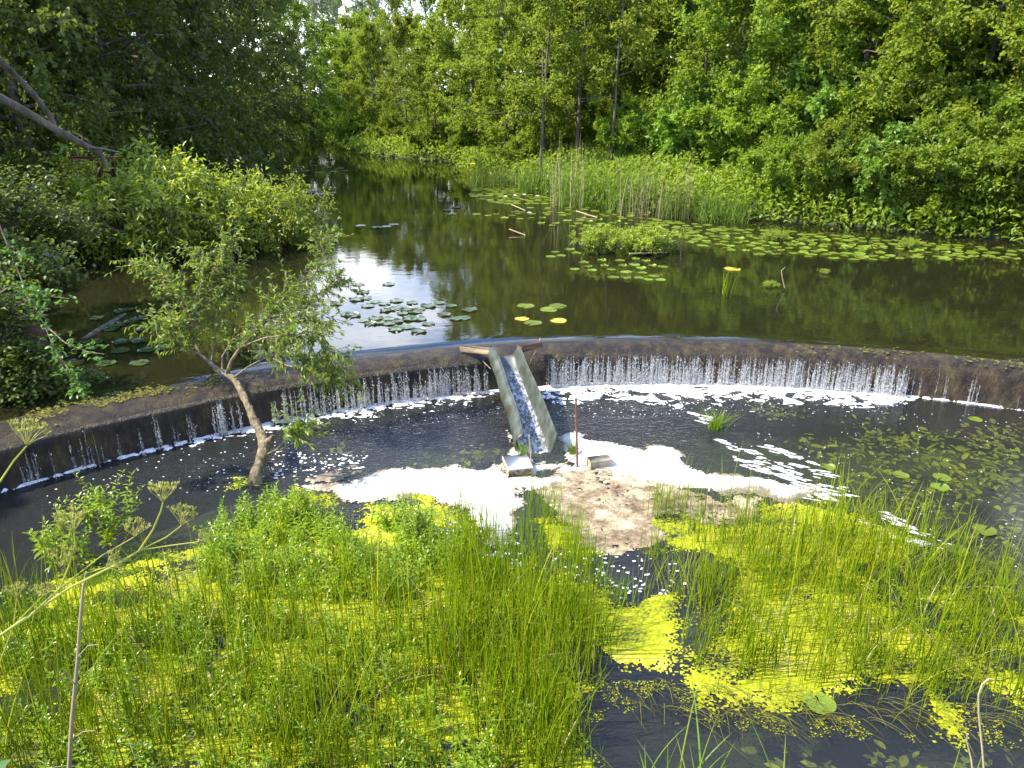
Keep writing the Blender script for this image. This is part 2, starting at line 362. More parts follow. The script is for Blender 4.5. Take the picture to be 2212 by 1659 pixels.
# pond outline (world), drawn from the bank lines of the picture at the pond's level
pond = [tuple(P(x, y, ZU)[:2]) for x, y in ((2330, 552), (2212, 528), (2050, 512), (1900, 500), (1750, 487), (1640, 478), (1480, 470), (1330, 455),
        (1210, 425), (1130, 398), (1030, 378), (985, 352), (900, 346), (800, 338), (740, 322), (700, 307))]
pond += [(-22, 72), (-24, 62), (-19.5, 52), (-16.5, 42), (-14.5, 33), (-13.6, 26), (-13.2, 20), (-12.0, 15.5), (-10.9, 12), (-10.6, 9)]
pond += [(-10.2, 4), (-10, -16), (15, -16), (15.3, 4), (15.4, 10)]
def terrain():
    acc = []
    g1 = np.concatenate([-np.geomspace(1800, 60, 12), np.linspace(-55, 55, 150), np.geomspace(60, 1800, 12)])
    g2 = np.concatenate([-np.geomspace(1800, 30, 12), np.linspace(-25, 110, 190), np.geomspace(115, 1800, 12)])
    X, Y = np.meshgrid(g1, g2)
    d = sdist(X, Y, pond)
    out = np.clip(-d, 0, None)
    z = np.where(d > 0, -.55-.2*np.minimum(d, 2)+.15*fbm(X, Y), 0)
    zb = ZU+.1+np.minimum(out, 2)*.25+np.clip(out-2, 0, 14)*.10+np.clip(out-16, 0, 30)*.05+(fbm(X*.4, Y*.4)-.5)*.6*np.clip(out, 0, 1)
    z = np.where(d > 0, z, zb)
    z = np.where((d > -1.2) & (d <= 0), -.55+(zb+.55)*np.clip(-d/1.2+.55, 0, 1), z)
    emb = np.clip((3.3-Y)/2.1, 0, 1)*2.7*(Y > -14)
    z = np.where((Y < 3.3) & (Y > -16) & (np.abs(X) < 18), np.maximum(z, emb-.3), z)
    z = np.where(Y < -12, 2.4, z)
    n, m_ = X.shape
    V = np.stack([X, Y, z], -1).reshape(-1, 3)
    i = np.arange(n-1)[:, None]*m_; j = np.arange(m_-1)[None]
    Fc = np.stack([i+j, i+j+1, i+m_+j+1, i+m_+j], -1).reshape(-1, 4)
    return link('ground', mesh('ground', V, Fc, M['soil'], smooth=True))
g = terrain(); tag(g, 'dark bank soil and muddy bed around the pond', 'ground', kind='structure')
# upper water: sheet from the crest arc outwards
def upper_water():
    rs = np.concatenate([np.linspace(CR-.02, CR+.5, 4), np.geomspace(CR+1, 120, 14)]); an = np.radians(np.linspace(-25, 205, 140))
    R, A = np.meshgrid(rs, an, indexing='ij')
    z = ZU-.035*np.clip((CR+.22-R)/.24, 0, 1)**2
    V = np.stack([CX+R*np.cos(A), CY+R*np.sin(A), z], -1).reshape(-1, 3); m_ = len(an)
    i = np.arange(len(rs)-1)[:, None]*m_; j = np.arange(m_-1)[None]
    return link('pond_water', mesh('pond_water', V, np.stack([i+j, i+m_+j, i+m_+j+1, i+j+1], -1).reshape(-1, 4), M['water_up'], smooth=True))
tag(upper_water(), 'calm dark upper pond mirroring the trees and sky', 'water', kind='structure')
def lower_water():
    rs = np.linspace(0.01, FR+.05, 12); an = np.radians(np.linspace(0, 360, 160))
    R, A = np.meshgrid(rs, an, indexing='ij')
    V = np.stack([FX+R*np.cos(A), FY+R*np.sin(A), 0*R], -1).reshape(-1, 3); m_ = len(an)
    i = np.arange(len(rs)-1)[:, None]*m_; j = np.arange(m_-1)[None]
    return link('pool_water', mesh('pool_water', V, np.stack([i+j, i+m_+j, i+m_+j+1, i+j+1], -1).reshape(-1, 4), M['water_low'], smooth=True))
tag(lower_water(), 'rippled grey lower pool below the weir', 'water', kind='structure')

# ---------------------------------------------------------------- weir
def weir_profile(a):
    """(radial point, z) list for direction angle a, from behind the crest over the lip down to the foot"""
    pc = arc(CX, CY, CR, a); d = np.array([math.cos(a), math.sin(a)])
    # foot point on the same ray from (CX,CY)
    o = np.array([CX-FX, CY-FY]); b = o@d; rf = -b+math.sqrt(b*b-(o@o)+FR*FR)
    return CR, rf
def weir():
    A = np.radians(np.linspace(-25, 205, 420)); rows = []
    for a in A:
        rc, rf = weir_profile(a); lip = rc-rf
        jit = (fbm(np.array(a*22), np.array(3.3), 3)-.5)*.06
        pr = [(rc+.35, -.6), (rc+.3, ZU-.16), (rc+.12, ZU-.05), (rc-.03, ZU-.012), (rc-.10, ZU-.004+jit*.3), (rc-lip*.45, ZU-.015+jit*.35), (rc-lip*.7, ZU-.045+jit*.5),
              (rf+.05, ZU-.11+jit*.6), (rf+.02, ZU-.19), (rf+.035+jit, ZU-.30), (rf+.02+jit*1.3, ZU-.42), (rf+.01, .12), (rf, -.02), (rf, -.6)]
        c, s = math.cos(a), math.sin(a)
        rows.append([(CX+r*c, CY+r*s, z+(fbm(np.array(a*60), np.array(k*1.7), 2)-.5)*.02) for k, (r, z) in enumerate(pr)])
    V = np.array(rows); n, m_, _ = V.shape
    i = np.arange(n-1)[:, None]*m_; j = np.arange(m_-1)[None]
    Fc = np.stack([i+j, i+j+1, i+m_+j+1, i+m_+j], -1).reshape(-1, 4)
    return link('weir', mesh('weir', V.reshape(-1, 3), Fc, M['weir'], smooth=True))
tag(weir(), 'long curved weir of dark wet concrete with water running over it', 'weir')

# water running over the crest
def crest_angle(xpix):
    """angle on the crest arc whose crest point projects to picture column x"""
    lo, hi = math.radians(-25), math.radians(205)
    for _ in range(40):
        mid = (lo+hi)/2; p = arc(CX, CY, CR, mid); dep = p[1]*CT+(ZC-ZU)*ST
        xx = 1106+F*p[0]/dep
        if xx > xpix: lo = mid
        else: hi = mid
    return mid
def falls():
    acc = Acc(); r = np.random.default_rng(3)
    # (picture column range, number of strands, whiteness, coverage)
    zones = [(0, 300, 16, .4), (300, 400, 8, .5), (410, 500, 20, .8), (560, 700, 40, .7), (700, 1040, 130, .8), (1170, 1700, 360, .9), (1700, 1960, 160, .85), (1960, 2105, 6, .4), (2095, 2115, 4, .7), (2115, 2212, 2, .3)]
    for x0, x1, n, wh in zones:
        for _ in range(n):
            xs_ = r.uniform(x0, x1, 1 if r.random() < .6 else 2); xs_ = xs_[np.argmax([fbm(np.array(q/31.), np.array(.3), 3)+.35*r.random() for q in xs_])]
            a = crest_angle(xs_); rc, rf = weir_profile(a)
            rr = rf-.02-r.random()*.06; wd = r.uniform(.004, .015)*(1.25 if r.random() < .2 else 1)
            z0 = ZU-.12-r.random()**1.5*.30*(1 if wh > .6 else 1.4); z1 = r.uniform(-.01, .05)
            seg = 26; t = np.linspace(0, 1, seg); z = z0+(z1-z0)*t**1.2
            wv = wd*(.35+1.1*r.random(seg))*(.5+.9*t); wv[r.random(seg) < .16] *= .12
            off = np.cumsum(r.normal(0, .0016, seg)); tn = np.array([-math.sin(a), math.cos(a)]); dr = np.array([math.cos(a), math.sin(a)])
            rad = rr-.03*t+r.normal(0, .003, seg)
            cxy = np.array([CX, CY])+rad[:, None]*dr+off[:, None]*tn
            tone = np.clip((.25+.75*t)*wh*(.55+.9*r.random(seg)), 0, 1)
            for sgn in (0, 1):     # two crossed strips make each strand solid from any side
                ax = np.append(tn, 0) if sgn == 0 else np.append(dr, 0)
                Lp = np.column_stack([cxy, z])-ax*wv[:, None]; Rp = np.column_stack([cxy, z])+ax*wv[:, None]
                V = np.concatenate([Lp, Rp]); q = np.arange(seg-1)
                acc.add(V, np.stack([q, q+1, q+seg+1, q+seg], -1), np.concatenate([tone, tone]))
            # droplets
            nd_ = int(14*wh)
            for _ in range(nd_):
                tt = r.random()**.7; c = np.append(np.array([CX, CY])+(rr-.03*tt-r.random()*.05)*dr+r.normal(0, .022)*tn, z0+(z1-z0)*tt)
                s = r.uniform(.003, .0075); st = r.uniform(1, 2.6)
                V = c+np.array([(s, 0, 0), (-s, 0, 0), (0, s, 0), (0, -s, 0), (0, 0, s*st), (0, 0, -s*st)])
                acc.add(V, [(0, 2, 4), (2, 1, 4), (1, 3, 4), (3, 0, 4), (2, 0, 5), (1, 2, 5), (3, 1, 5), (0, 3, 5)], .85*min(1, wh+.1))
    return acc.build('falling_water', M['fall'])
tag(falls(), 'white strands of water falling down the face of the weir', 'waterfall', kind='stuff')

# ---------------------------------------------------------------- raster sheets: foam, scum, duckweed
def sheet(name, mat, fn, bounds, cell, z0=.008, amp=.01, nsc=9, jit=.35, tonef=None):
    x0, x1, y0, y1 = bounds; nx = int((x1-x0)/cell); ny = int((y1-y0)/cell)
    gx = x0+np.arange(nx+1)*cell; gy = y0+np.arange(ny+1)*cell
    X, Y = np.meshgrid(gx, gy)
    keep = fn(X[:-1, :-1]+cell/2, Y[:-1, :-1]+cell/2)
    iy, ix = np.nonzero(keep)
    if len(iy) == 0: return None
    m_ = nx+1
    Fc = np.stack([iy*m_+ix, iy*m_+ix+1, (iy+1)*m_+ix+1, (iy+1)*m_+ix], -1)
    XX = X+(rng.random(X.shape)-.5)*cell*jit; YY = Y+(rng.random(X.shape)-.5)*cell*jit
    Z = z0+amp*fbm(X*nsc, Y*nsc, 3)
    # edge vertices sink to the water so that the sheet has a rounded rim
    kp = np.zeros((ny+2, nx+2), bool); kp[1:-1, 1:-1] = keep
    full = kp[:-1, :-1] & kp[1:, :-1] & kp[:-1, 1:] & kp[1:, 1:]
    Z = np.where(full, Z, .002+z0*.3)
    V = np.stack([XX, YY, Z], -1).reshape(-1, 3)
    used, inv = np.unique(Fc, return_inverse=True)
    V = V[used]; Fc = inv.reshape(-1, 4)
    tone = fbm(V[:, 0]*3, V[:, 1]*3, 3)*.7+rng.random(len(V))*.3 if tonef is None else tonef(V)
    return link(name, mesh(name, V, Fc, mat, tone, smooth=True))
foamA = wpoly([(640, 1048), (665, 1058), (716, 1062), (730, 1078), (765, 1088), (850, 1078), (905, 1072), (960, 1085), (1010, 1100), (1045, 1140), (1060, 1200), (1110, 1160), (1125, 1100), (1118, 1045), (1090, 1020), (1070, 1010), (1045, 1018), (1010, 1014), (985, 1004), (950, 1018), (880, 1012), (830, 1018), (790, 1035), (745, 1048), (700, 1050)])
foamB = wpoly([(1212, 940), (1245, 935), (1290, 955), (1350, 962), (1395, 975), (1410, 965), (1450, 968), (1475, 985), (1480, 1005), (1530, 1022), (1620, 1028), (1680, 1040), (1740, 1050), (1790, 1065), (1700, 1088), (1640, 1070), (1560, 1068), (1500, 1060), (1440, 1050), (1380, 1035), (1290, 1020), (1215, 1018), (1190, 1012), (1150, 1030), (1105, 1028), (1085, 1010), (1105, 985), (1104, 945), (1095, 930), (1112, 960), (1150, 1000), (1230, 1003), (1218, 970)])
foamC = wpoly([(1100, 1035), (1200, 1028), (1215, 1040), (1190, 1060), (1150, 1052), (1120, 1060)])
foamD = wpoly([(660, 1040), (690, 1020), (760, 1008), (790, 1015), (740, 1038), (700, 1046)])
def inside(polys, nz=.10, sc=4, bias=0.0, dith=.05):
    def f(X, Y):
        d = np.maximum.reduce([sdist(X, Y, p) for p in polys])
        return d+(fbm(X*sc, Y*sc, 5)-.5)*nz*2+bias+(rng.random(X.shape)-.5)*dith > 0
    return f
def foot_band(X, Y):
    r = np.hypot(X-FX, Y-FY); a = np.arctan2(Y-FY, X-FX)
    dep = Y*CT+ZC*ST; px = 1106+F*X/dep
    wdt = np.interp(px, [100, 300, 520, 560, 760, 1000, 1060, 1110, 1180, 1230, 1500, 1800, 1930, 1990, 2212], [.05, .08, .36, .32, .5, .5, .2, .1, .5, .95, 1.0, .85, .6, .06, .03])
    n = fbm(X*3.2+5, Y*3.2, 5); n2 = fbm(X*9, Y*14, 4)
    d = FR-r
    return (d > -.03) & (d < wdt*(.25+1.6*np.clip(n-.15, 0, 1))) & ((n2+(rng.random(X.shape)-.5)*.16 > .36+.26*d/np.maximum(wdt, .05)) | (d < wdt*.15*(px > 1050)))
def inside_d(X, Y): return np.maximum.reduce([sdist(X, Y, p) for p in (foamA, foamB, foamC)])
f1 = sheet('foam', M['foamr'], lambda X, Y: (inside([foamA, foamB, foamC], .13, 5)(X, Y) & (fbm(X*13, Y*17, 3)+np.clip(inside_d(X, Y)*1.6, 0, .3) > .34)) | (inside([foamD], .1, 7)(X, Y) & (fbm(X*8, Y*10, 4) > .45)), (-3.4, 4.6, 5.8, 10), .02, .012, .02, 6, tonef=lambda V: np.clip(.25+inside_d(V[:, 0], V[:, 1])*3.2+(fbm(V[:, 0]*4, V[:, 1]*5, 4)-.5)*1.3+(rng.random(len(V))-.5)*.25-.35*np.clip((V[:, 0]-1.6)/1.5, 0, 1), 0, 1))
tag(f1, 'thick white foam rafts drifting below the weir', 'foam', kind='stuff')
f2 = sheet('churned_foam', M['foam'], foot_band, (-9, 15.2, -2, 11.7), .024, .012, .035, 7)
tag(f2, 'white churned foam along the foot of the weir', 'foam', kind='stuff')
scum = wpoly([(1215, 1012), (1330, 1012), (1440, 1020), (1462, 1010), (1468, 1050), (1560, 1078), (1640, 1085), (1600, 1120), (1500, 1125), (1470, 1105), (1400, 1120), (1420, 1160), (1330, 1205), (1250, 1180), (1230, 1130), (1190, 1090), (1170, 1060)])
s1 = sheet('scum', M['scumr'], lambda X, Y: inside([scum], .22, 4)(X, Y) & (.6*fbm(X*26, Y*26, 2)+.4*fbm(X*5, Y*5, 3)+.5*(fbm(X*1.7, Y*1.7, 2)-.5) > .30), (-.5, 3.6, 5.5, 8.6),   .016, .010, .006, 14, tonef=lambda V: np.clip(.52+np.clip(inside_d(V[:, 0], V[:, 1])*.45, -.16, .3)+(fbm(V[:, 0]*7, V[:, 1]*9, 4)-.5)*1.1+(fbm(V[:, 0]*30, V[:, 1]*38, 2)-.5)*.55+(rng.random(len(V))-.5)*.3, 0, 1))
tag(s1, 'beige and pink scum of debris floating beside the foam', 'scum', kind='stuff')
duck = [wpoly(p) for p in (
    [(640, 1060), (718, 1062), (735, 1080), (765, 1090), (850, 1080), (905, 1076), (985, 1095), (1030, 1120), (1050, 1200), (1180, 1240), (1290, 1250), (1310, 1400), (1280, 1450), (1235, 1560), (1300, 1700), (-40, 1700), (-40, 1380), (200, 1230), (480, 1180), (560, 1110)],
    [(1165, 1125), (1280, 1135), (1300, 1200), (1190, 1210)],
    [(1400, 1125), (1480, 1110), (1640, 1085), (1760, 1090), (1900, 1135), (2000, 1190), (2212, 1300), (2300, 1400), (2300, 1530), (2120, 1500), (1985, 1470), (1850, 1470), (1700, 1530), (1520, 1500), (1470, 1430), (1590, 1370), (1600, 1230), (1540, 1200), (1400, 1190)],
    [(1305, 1325), (1370, 1310), (1400, 1285), (1468, 1278), (1470, 1400), (1440, 1450), (1400, 1440), (1335, 1440), (1290, 1400)],
    [(1975, 1478), (2060, 1475), (2064, 1592), (2050, 1592)],
    [(500, 1030), (560, 1015), (560, 1045), (510, 1048)], [(590, 1000), (640, 1005), (630, 1018), (590, 1012)])]
def duckf(X, Y):
    ds = [sdist(X, Y, p) for p in duck]
    d = np.maximum.reduce(ds)
    hole = fbm(X*1.6+3, Y*2.2, 5)
    fr = fbm(X*6, Y*6, 4)
    solid = np.maximum(ds[3], np.maximum(ds[4], ds[1])) > .02
    solid = solid & (fr > .3)
    fine = fbm(X*20, Y*20, 2)-.5; wob = (fbm(X*1.1+9, Y*1.1, 3)-.5)*.5
    e = d+(fr-.5)*.35+fine*.14+np.where(ds[0] > -.3, wob, 0)
    k = (hole < .64+.25*(fr-.5)+.2*fine+(rng.random(X.shape)-.5)*.06) | solid
    return k & (e+(rng.random(X.shape)-.5)*.16 > 0) & ((hole-.58+rng.random(X.shape)*.25 < .2) | solid) & ~(inside([scum], .22, 4, -.12)(X, Y))
s2 = sheet('duckweed', M['duck'], duckf, (-4.6, 5.6, 3.3, 8.3), .017, .006, .008, 25, jit=.7, tonef=lambda V: np.clip(1.6*(fbm(V[:, 0]*2.2, V[:, 1]*3, 4)-.36)+rng.random(len(V))*.75, 0, 1))
tag(s2, 'yellow green duckweed carpet among the rushes', 'duckweed', kind='stuff')
# loose duckweed and foam flecks: small six-sided flakes
def flakes(acc, pts, r0, r1, z=.006, stretch=None):
    for i, (x, y) in enumerate(pts):
        k = 6; a = rng.random()*6.28+np.arange(k)/k*6.283; s = rng.uniform(r0, r1)*(.7+.5*rng.random(k))
        V = np.column_stack([np.cos(a)*s, np.sin(a)*s*.8])
        if stretch is not None:
            V = V*np.array([stretch[1], .75]); c, q = math.cos(stretch[0]), math.sin(stretch[0]); V = V@np.array([[c, q], [-q, c]])
        V = np.column_stack([V+[x, y], np.full(k, z)]); top = V.copy(); top[:, :2] = (top[:, :2]-[x, y])*.7+[x, y]; top[:, 2] += min(r0, .01)*.6
        VV = np.vstack([V, top]); j = np.arange(k)
        acc.add(VV, np.stack([j, (j+1) % k, k+(j+1) % k, k+j], -1), rng.random()); acc.add(VV, [list(k+j)], rng.random())
acc = Acc()
for px, n, r0, r1 in (([(1960, 880), (2212, 900), (2212, 1300), (2000, 1150), (1700, 1020), (1500, 920)], 130, .004, .012),
                      ([(300, 985), (640, 930), (640, 1030), (480, 1060), (200, 1110), (60, 1080)], 130, .004, .016),
                      ([(600, 975), (800, 985), (790, 1010), (650, 1040), (560, 1030)], 150, .006, .028),
                      ([(1160, 1180), (1330, 1190), (1480, 1220), (1480, 1280), (1330, 1300), (1240, 1260)], 110, .006, .024),
                      ([(950, 1120), (1120, 1150), (1130, 1260), (960, 1240)], 120, .01, .04),
                      ([(1200, 860), (1900, 860), (1950, 890), (1500, 900), (1200, 905)], 170, .004, .014),
                      ([(640, 900), (1080, 850), (1090, 900), (700, 940)], 110, .004, .014)):
    flakes(acc, scatter(wpoly(px), n), r0, r1)
for px, n in (([(1560, 960), (1620, 940), (1760, 1000), (1830, 1050), (1790, 1090), (1640, 1060)], 230), ([(1780, 1070), (1850, 1070), (2100, 1200), (2060, 1210), (1850, 1130)], 60),
              ([(1490, 890), (1530, 900), (1600, 950), (1560, 960)], 40)):
    
    c_ = scatter(wpoly(px), n*4); rot = c_@np.array([[math.cos(.55), math.sin(.55)], [-math.sin(.55), math.cos(.55)]])
    c_ = c_[fbm(rot[:, 0]*2, rot[:, 1]*9, 3) > .5][:int(n*1.3)]
    for q_ in c_: flakes(acc, [q_], .006, .022+.02*rng.random()**3, stretch=(-.55+rng.normal()*.12, 2+2.5*rng.random()))
tag(acc.build('foam_flecks', M['foam']), 'small foam flecks and streaks dotted over the lower pool', 'foam', kind='stuff')
acc = Acc()
for px, n in (([(1200, 1470), (1500, 1470), (1700, 1560), (2100, 1520), (2212, 1500), (2212, 1620), (2060, 1610), (1700, 1590), (1400, 1560), (1220, 1560)], 1500), ([(1480, 1290), (1600, 1300), (1600, 1480), (1480, 1460)], 350)):
    pts = scatter(wpoly(px), n*3); pts = pts[fbm(pts[:, 0]*5, pts[:, 1]*5, 4) > .52][:n]
    flakes(acc, pts, .003, .009, .004)
tag(acc.build('loose_duckweed', M['duck']), 'loose duckweed specks drifting at the edge of the rushes', 'duckweed', kind='stuff')

# ================================================================ PLANT GENERATORS
def leaf_cards(B, D, Nn, L, W, tone, curve=.0):
    """folded leaves: B base, D direction, Nn rough normal, L length, W half width; 5 verts, 4 triangles each"""
    n = len(B); D = norm(D); s = norm(np.cross(D, Nn)); u = np.cross(s, D)
    L = np.broadcast_to(L, (n,))[:, None]; W = np.broadcast_to(W, (n,))[:, None]
    mid = B+D*L*.45+u*L*curve*.5
    V = np.stack([B, mid+s*W+u*W*.35, B+D*L-u*L*curve*1.3, mid-s*W+u*W*.35], 1).reshape(-1, 3)
    q = np.arange(n)[:, None]*4
    Fc = np.concatenate([q+[0, 1, 2], q+[0, 2, 3]])
    return V, Fc, np.repeat(tone, 4)
def leaf_fine(B, D, Nn, L, W, tone, curve=.25):
    """near leaves: three cross sections, folded along the midrib and bent"""
    n = len(B); D = norm(D); s = norm(np.cross(D, Nn)); u = np.cross(s, D)
    L = np.broadcast_to(L, (n,))[:, None]; W = np.broadcast_to(W, (n,))[:, None]; c = np.broadcast_to(curve, (n,))[:, None]
    rows = [B]
    for t, w_ in ((.22, .8), (.5, 1.0), (.78, .62)):
        m = B+D*L*t-u*L*c*t*t; rows += [m+s*W*w_+u*W*w_*.3, m, m-s*W*w_+u*W*w_*.3]
    rows.append(B+D*L-u*L*c)
    V = np.stack(rows, 1).reshape(-1, 3); q = np.arange(n)[:, None]*11
    T = np.concatenate([q+[0, 1, 2], q+[0, 2, 3], q+[7, 10, 8], q+[8, 10, 9]])
    Q = np.concatenate([q+[1, 4, 5, 2], q+[2, 5, 6, 3], q+[4, 7, 8, 5], q+[5, 8, 9, 6]])
    return V, T, Q, np.repeat(tone, 11)
def rv(r, n): return norm(r.normal(size=(n, 3)))
def plant(seed, stems, leafL, leafW, mat, barkmat, prim, sec, tw, per, spread=.5, droop=0., twl=.45, upb=.8, sec_len=.38, mode='card', woodk=5, clus=.35, fine_wood=True):
    """stems: list of polylines (pts, radii, crown_from, prim_len_fn, prim_elev).
    returns wood mesh and leaf mesh"""
    r = np.random.default_rng(seed); wa = Acc(); TS = []; TD = []; TT = []; TLn = []
    for pts, rad, cf, plen, elev in stems:
        pts = np.asarray(pts, float); tube(wa, pts, rad, 8, .5)
        n = len(pts); tt = np.linspace(0, 1, n)
        def at(u): return np.array([np.interp(u, tt, pts[:, k]) for k in range(3)])
        ga = r.random()*6.28
        for i in range(prim):
            u = cf+(1-cf)*((i+r.random()*.8)/prim); ga += 2.4+r.normal()*.35
            s0 = at(min(u, 1)); L = plen(u)*r.uniform(.7, 1.15); r0 = np.interp(u, tt, rad)*.5+.004
            e = elev(u)+r.normal()*.12
            d = np.array([math.cos(ga)*math.cos(e), math.sin(ga)*math.cos(e), math.sin(e)])
            k = 5; q = [s0]
            for _ in range(k):
                q.append(q[-1]+d*L/k); d = norm(d+np.array([0, 0, -droop*.25+.03])+r.normal(size=3)*.13)
            q = np.array(q); tube(wa, q, np.linspace(min(r0, L*.02), .004, k+1), woodk, .5, cap=False)
            cl = r.random()
            for j in range(sec):
                v = .18+.82*(j+r.random())/sec; b0 = np.array([np.interp(v*k, range(k+1), q[:, c]) for c in range(3)])
                bd = norm(q[min(int(v*k)+1, k)]-q[min(int(v*k), k-1)]); sd = norm(bd*.75+rv(r, 1)[0]*spread*1.6+np.array([0, 0, .15-droop*.5]))
                sL = L*sec_len*(1.15-v*.6)*r.uniform(.7, 1.3); s2_ = b0+sd*sL*.5; s3 = s2_+norm(sd+rv(r, 1)[0]*.3+np.array([0, 0, .1-droop*.8]))*sL*.5
                if fine_wood: tube(wa, [b0, s2_, s3], [.006+sL*.004, .005, .003], 3, .5, cap=False)
                w_ = r.random(tw)**.8; ss = np.where((w_ < .5)[:, None], b0+(s2_-b0)*(w_*2)[:, None], s2_+(s3-s2_)*((w_-.5)*2)[:, None])
                TS.append(ss); TD.append(norm(sd*.9+rv(r, tw)*.9+np.array([0, 0, .2-droop]))); TT.append(np.full(tw, cl*.5+r.random()*.5)); TLn.append(np.full(tw, twl)*r.uniform(.5, 1.2, tw))
    TS = np.concatenate(TS); TD = np.concatenate(TD); TT = np.concatenate(TT); TLn = np.concatenate(TLn)
    n = len(TS); uu = np.tile((np.arange(per)+.5)/per, n); k = np.repeat(np.arange(n), per)
    B = TS[k]+TD[k]*(TLn[k]*uu)[:, None]+r.normal(size=(len(k), 3))*TLn[k][:, None]*.05
    B[:, 2] -= droop*.35*TLn[k]*uu**2
    D = norm(TD[k]*.7+rv(r, len(k))*.8+np.array([0, 0, -.1-droop*.7])); Nn = norm(rv(r, len(k))*.75+np.array([0, 0, upb]))
    tone = np.clip(TT[k]*.6+r.random(len(k))*.4, 0, 1); LL = leafL*r.uniform(.6, 1.2, len(k))
    if mode == 'card':
        V, Fc, T = leaf_cards(B, D, Nn, LL, LL*leafW, tone, .12); fm = mesh('crown', V, Fc, mat, T)
    else:
        V, T3, Q4, T = leaf_fine(B, D, Nn, LL, LL*leafW, tone); fm = mesh('crown', V, [T3, Q4], mat, T, smooth=True)
    wm = mesh('trunk', np.concatenate(wa.V), [np.concatenate(f) for f in wa.F.values()], barkmat, None, True)
    return wm, fm
def trunk_line(r, H, lean=.04, n=9, wig=.05):
    z = np.linspace(0, H, n); a = r.random()*6.28
    x = np.cumsum(r.normal(0, wig*H/n, n))+lean*z*math.cos(a); y = np.cumsum(r.normal(0, wig*H/n, n))+lean*z*math.sin(a)
    x -= x[0]; y -= y[0]; return np.column_stack([x, y, z-.3*(z == 0)])
def make_tree(seed, H, R, mat, leafL=.145, cf=.13, prim=38, sec=10, tw=11, per=9, droop=0, leafW=.36, rad=None, shape=None, twl=.5, spread=.5):
    r = np.random.default_rng(seed); pts = trunk_line(r, H); rad = rad or H*.012
    radii = np.linspace(rad, rad*.12, len(pts)); shape = shape or (lambda u: R*1.12*(1-(((u-cf)/(1-cf)-.38)/.66)**2*.72))
    return plant(seed+1, [(pts, radii, cf, shape, lambda u: -.05+.95*u**1.5)], leafL, leafW, M[mat], M['bark'], prim, sec, tw, per, spread, droop, twl)
def make_shrub(seed, H, R, mat, nst=9, leafL=.09, leafW=.24, prim=6, sec=6, tw=8, per=10, droop=0, twl=.35, base=0.4, upb=.8):
    r = np.random.default_rng(seed); st = []
    for i in range(nst):
        a = i*2.4+r.random(); lean = (i/(nst-1))**.6; n = 6; t = np.linspace(0, 1, n)
        h = H*(1-.45*lean)*r.uniform(.85, 1.05)*.8; rr = R*lean*.72
        pts = np.column_stack([math.cos(a)*(rr*t**1.1+.2*t)+r.normal(0, .05, n), math.sin(a)*(rr*t**1.1+.2*t)+r.normal(0, .05, n), h*t**.85-.25*(t == 0)])
        st.append((pts, np.linspace(.035, .008, n), .12, lambda u, q=R: q*.42*(1.05-.35*u), lambda u: .1+.8*u))
    return plant(seed+1, st, leafL, leafW, M[mat], M['bark'], prim, sec, tw, per, .6, droop, twl, upb=upb)

PROTO = {}
def place(kind, name, label, cat, loc, rz=0, s=1.0, group=None, sz=None):
    wm, fm = PROTO[kind]
    t = thing(name, label, cat, tuple(loc), group); t.rotation_euler = (0, 0, rz); t.scale = (s, s, sz or s)
    link('trunk', wm, t); link('crown', fm, t)
    return t
def gz(x, y):
    d = float(sdist(np.array([x]), np.array([y]), pond)[0]); o = max(-d, 0)
    return ZU-.1 if d > 0 else ZU+min(o, 2)*.2+min(max(o-2, 0), 14)*.10+min(max(o-16, 0), 30)*.05
PROTO['alder1'] = make_tree(11, 11, 2.9, 'alder')
PROTO['alder2'] = make_tree(23, 12.5, 3.3, 'alder', cf=.1, prim=38)
PROTO['alder3'] = make_tree(37, 9.0, 2.6, 'willow', cf=.08, prim=40, leafL=.13)
PROTO['sparse'] = make_tree(41, 13.0, 2.3, 'alder', shape=lambda u: 2.5*(1.05-u*.85), cf=.2, prim=30, sec=8, tw=8, per=8, rad=.14)
PROTO['stem'] = make_tree(45, 11.5, 1.8, 'alder', cf=.28, prim=26, sec=7, tw=6, per=7, rad=.075, shape=lambda u: 1.9*(1.2-u*.7))
PROTO['lime'] = make_tree(51, 13, 4.0, 'lime', leafL=.15, prim=34)
PROTO['pale'] = make_tree(61, 13, 4.6, 'pale', leafL=.16, leafW=.2, prim=40, droop=.5, twl=.7, shape=lambda u: 4.6*(1-abs(u-.45)*.9))
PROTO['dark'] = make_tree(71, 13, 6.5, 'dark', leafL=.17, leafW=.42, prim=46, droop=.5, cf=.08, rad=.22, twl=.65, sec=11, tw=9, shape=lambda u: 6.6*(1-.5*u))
PROTO['shrub1'] = make_shrub(81, 4.6, 2.7, 'willow', nst=15, tw=9, leafL=.13, leafW=.26, prim=7, per=11)
PROTO['shrub2'] = make_shrub(91, 3.8, 2.6, 'willow', nst=15, tw=9, leafL=.125, leafW=.30, prim=7, per=11)
PROTO['salix'] = make_shrub(101, 2.6, 1.9, 'salix', nst=12, leafL=.13, leafW=.17, prim=5, sec=4, tw=4, per=7, droop=.25, twl=.5)
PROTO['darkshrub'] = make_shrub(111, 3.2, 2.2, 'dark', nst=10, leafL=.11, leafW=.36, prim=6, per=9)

PROTO['shrub3'] = make_shrub(131, 4.6, 2.7, 'broadl', nst=13, tw=7, leafL=.19, leafW=.36, prim=6, per=8)
R90 = lambda: random.uniform(0, 6.28)
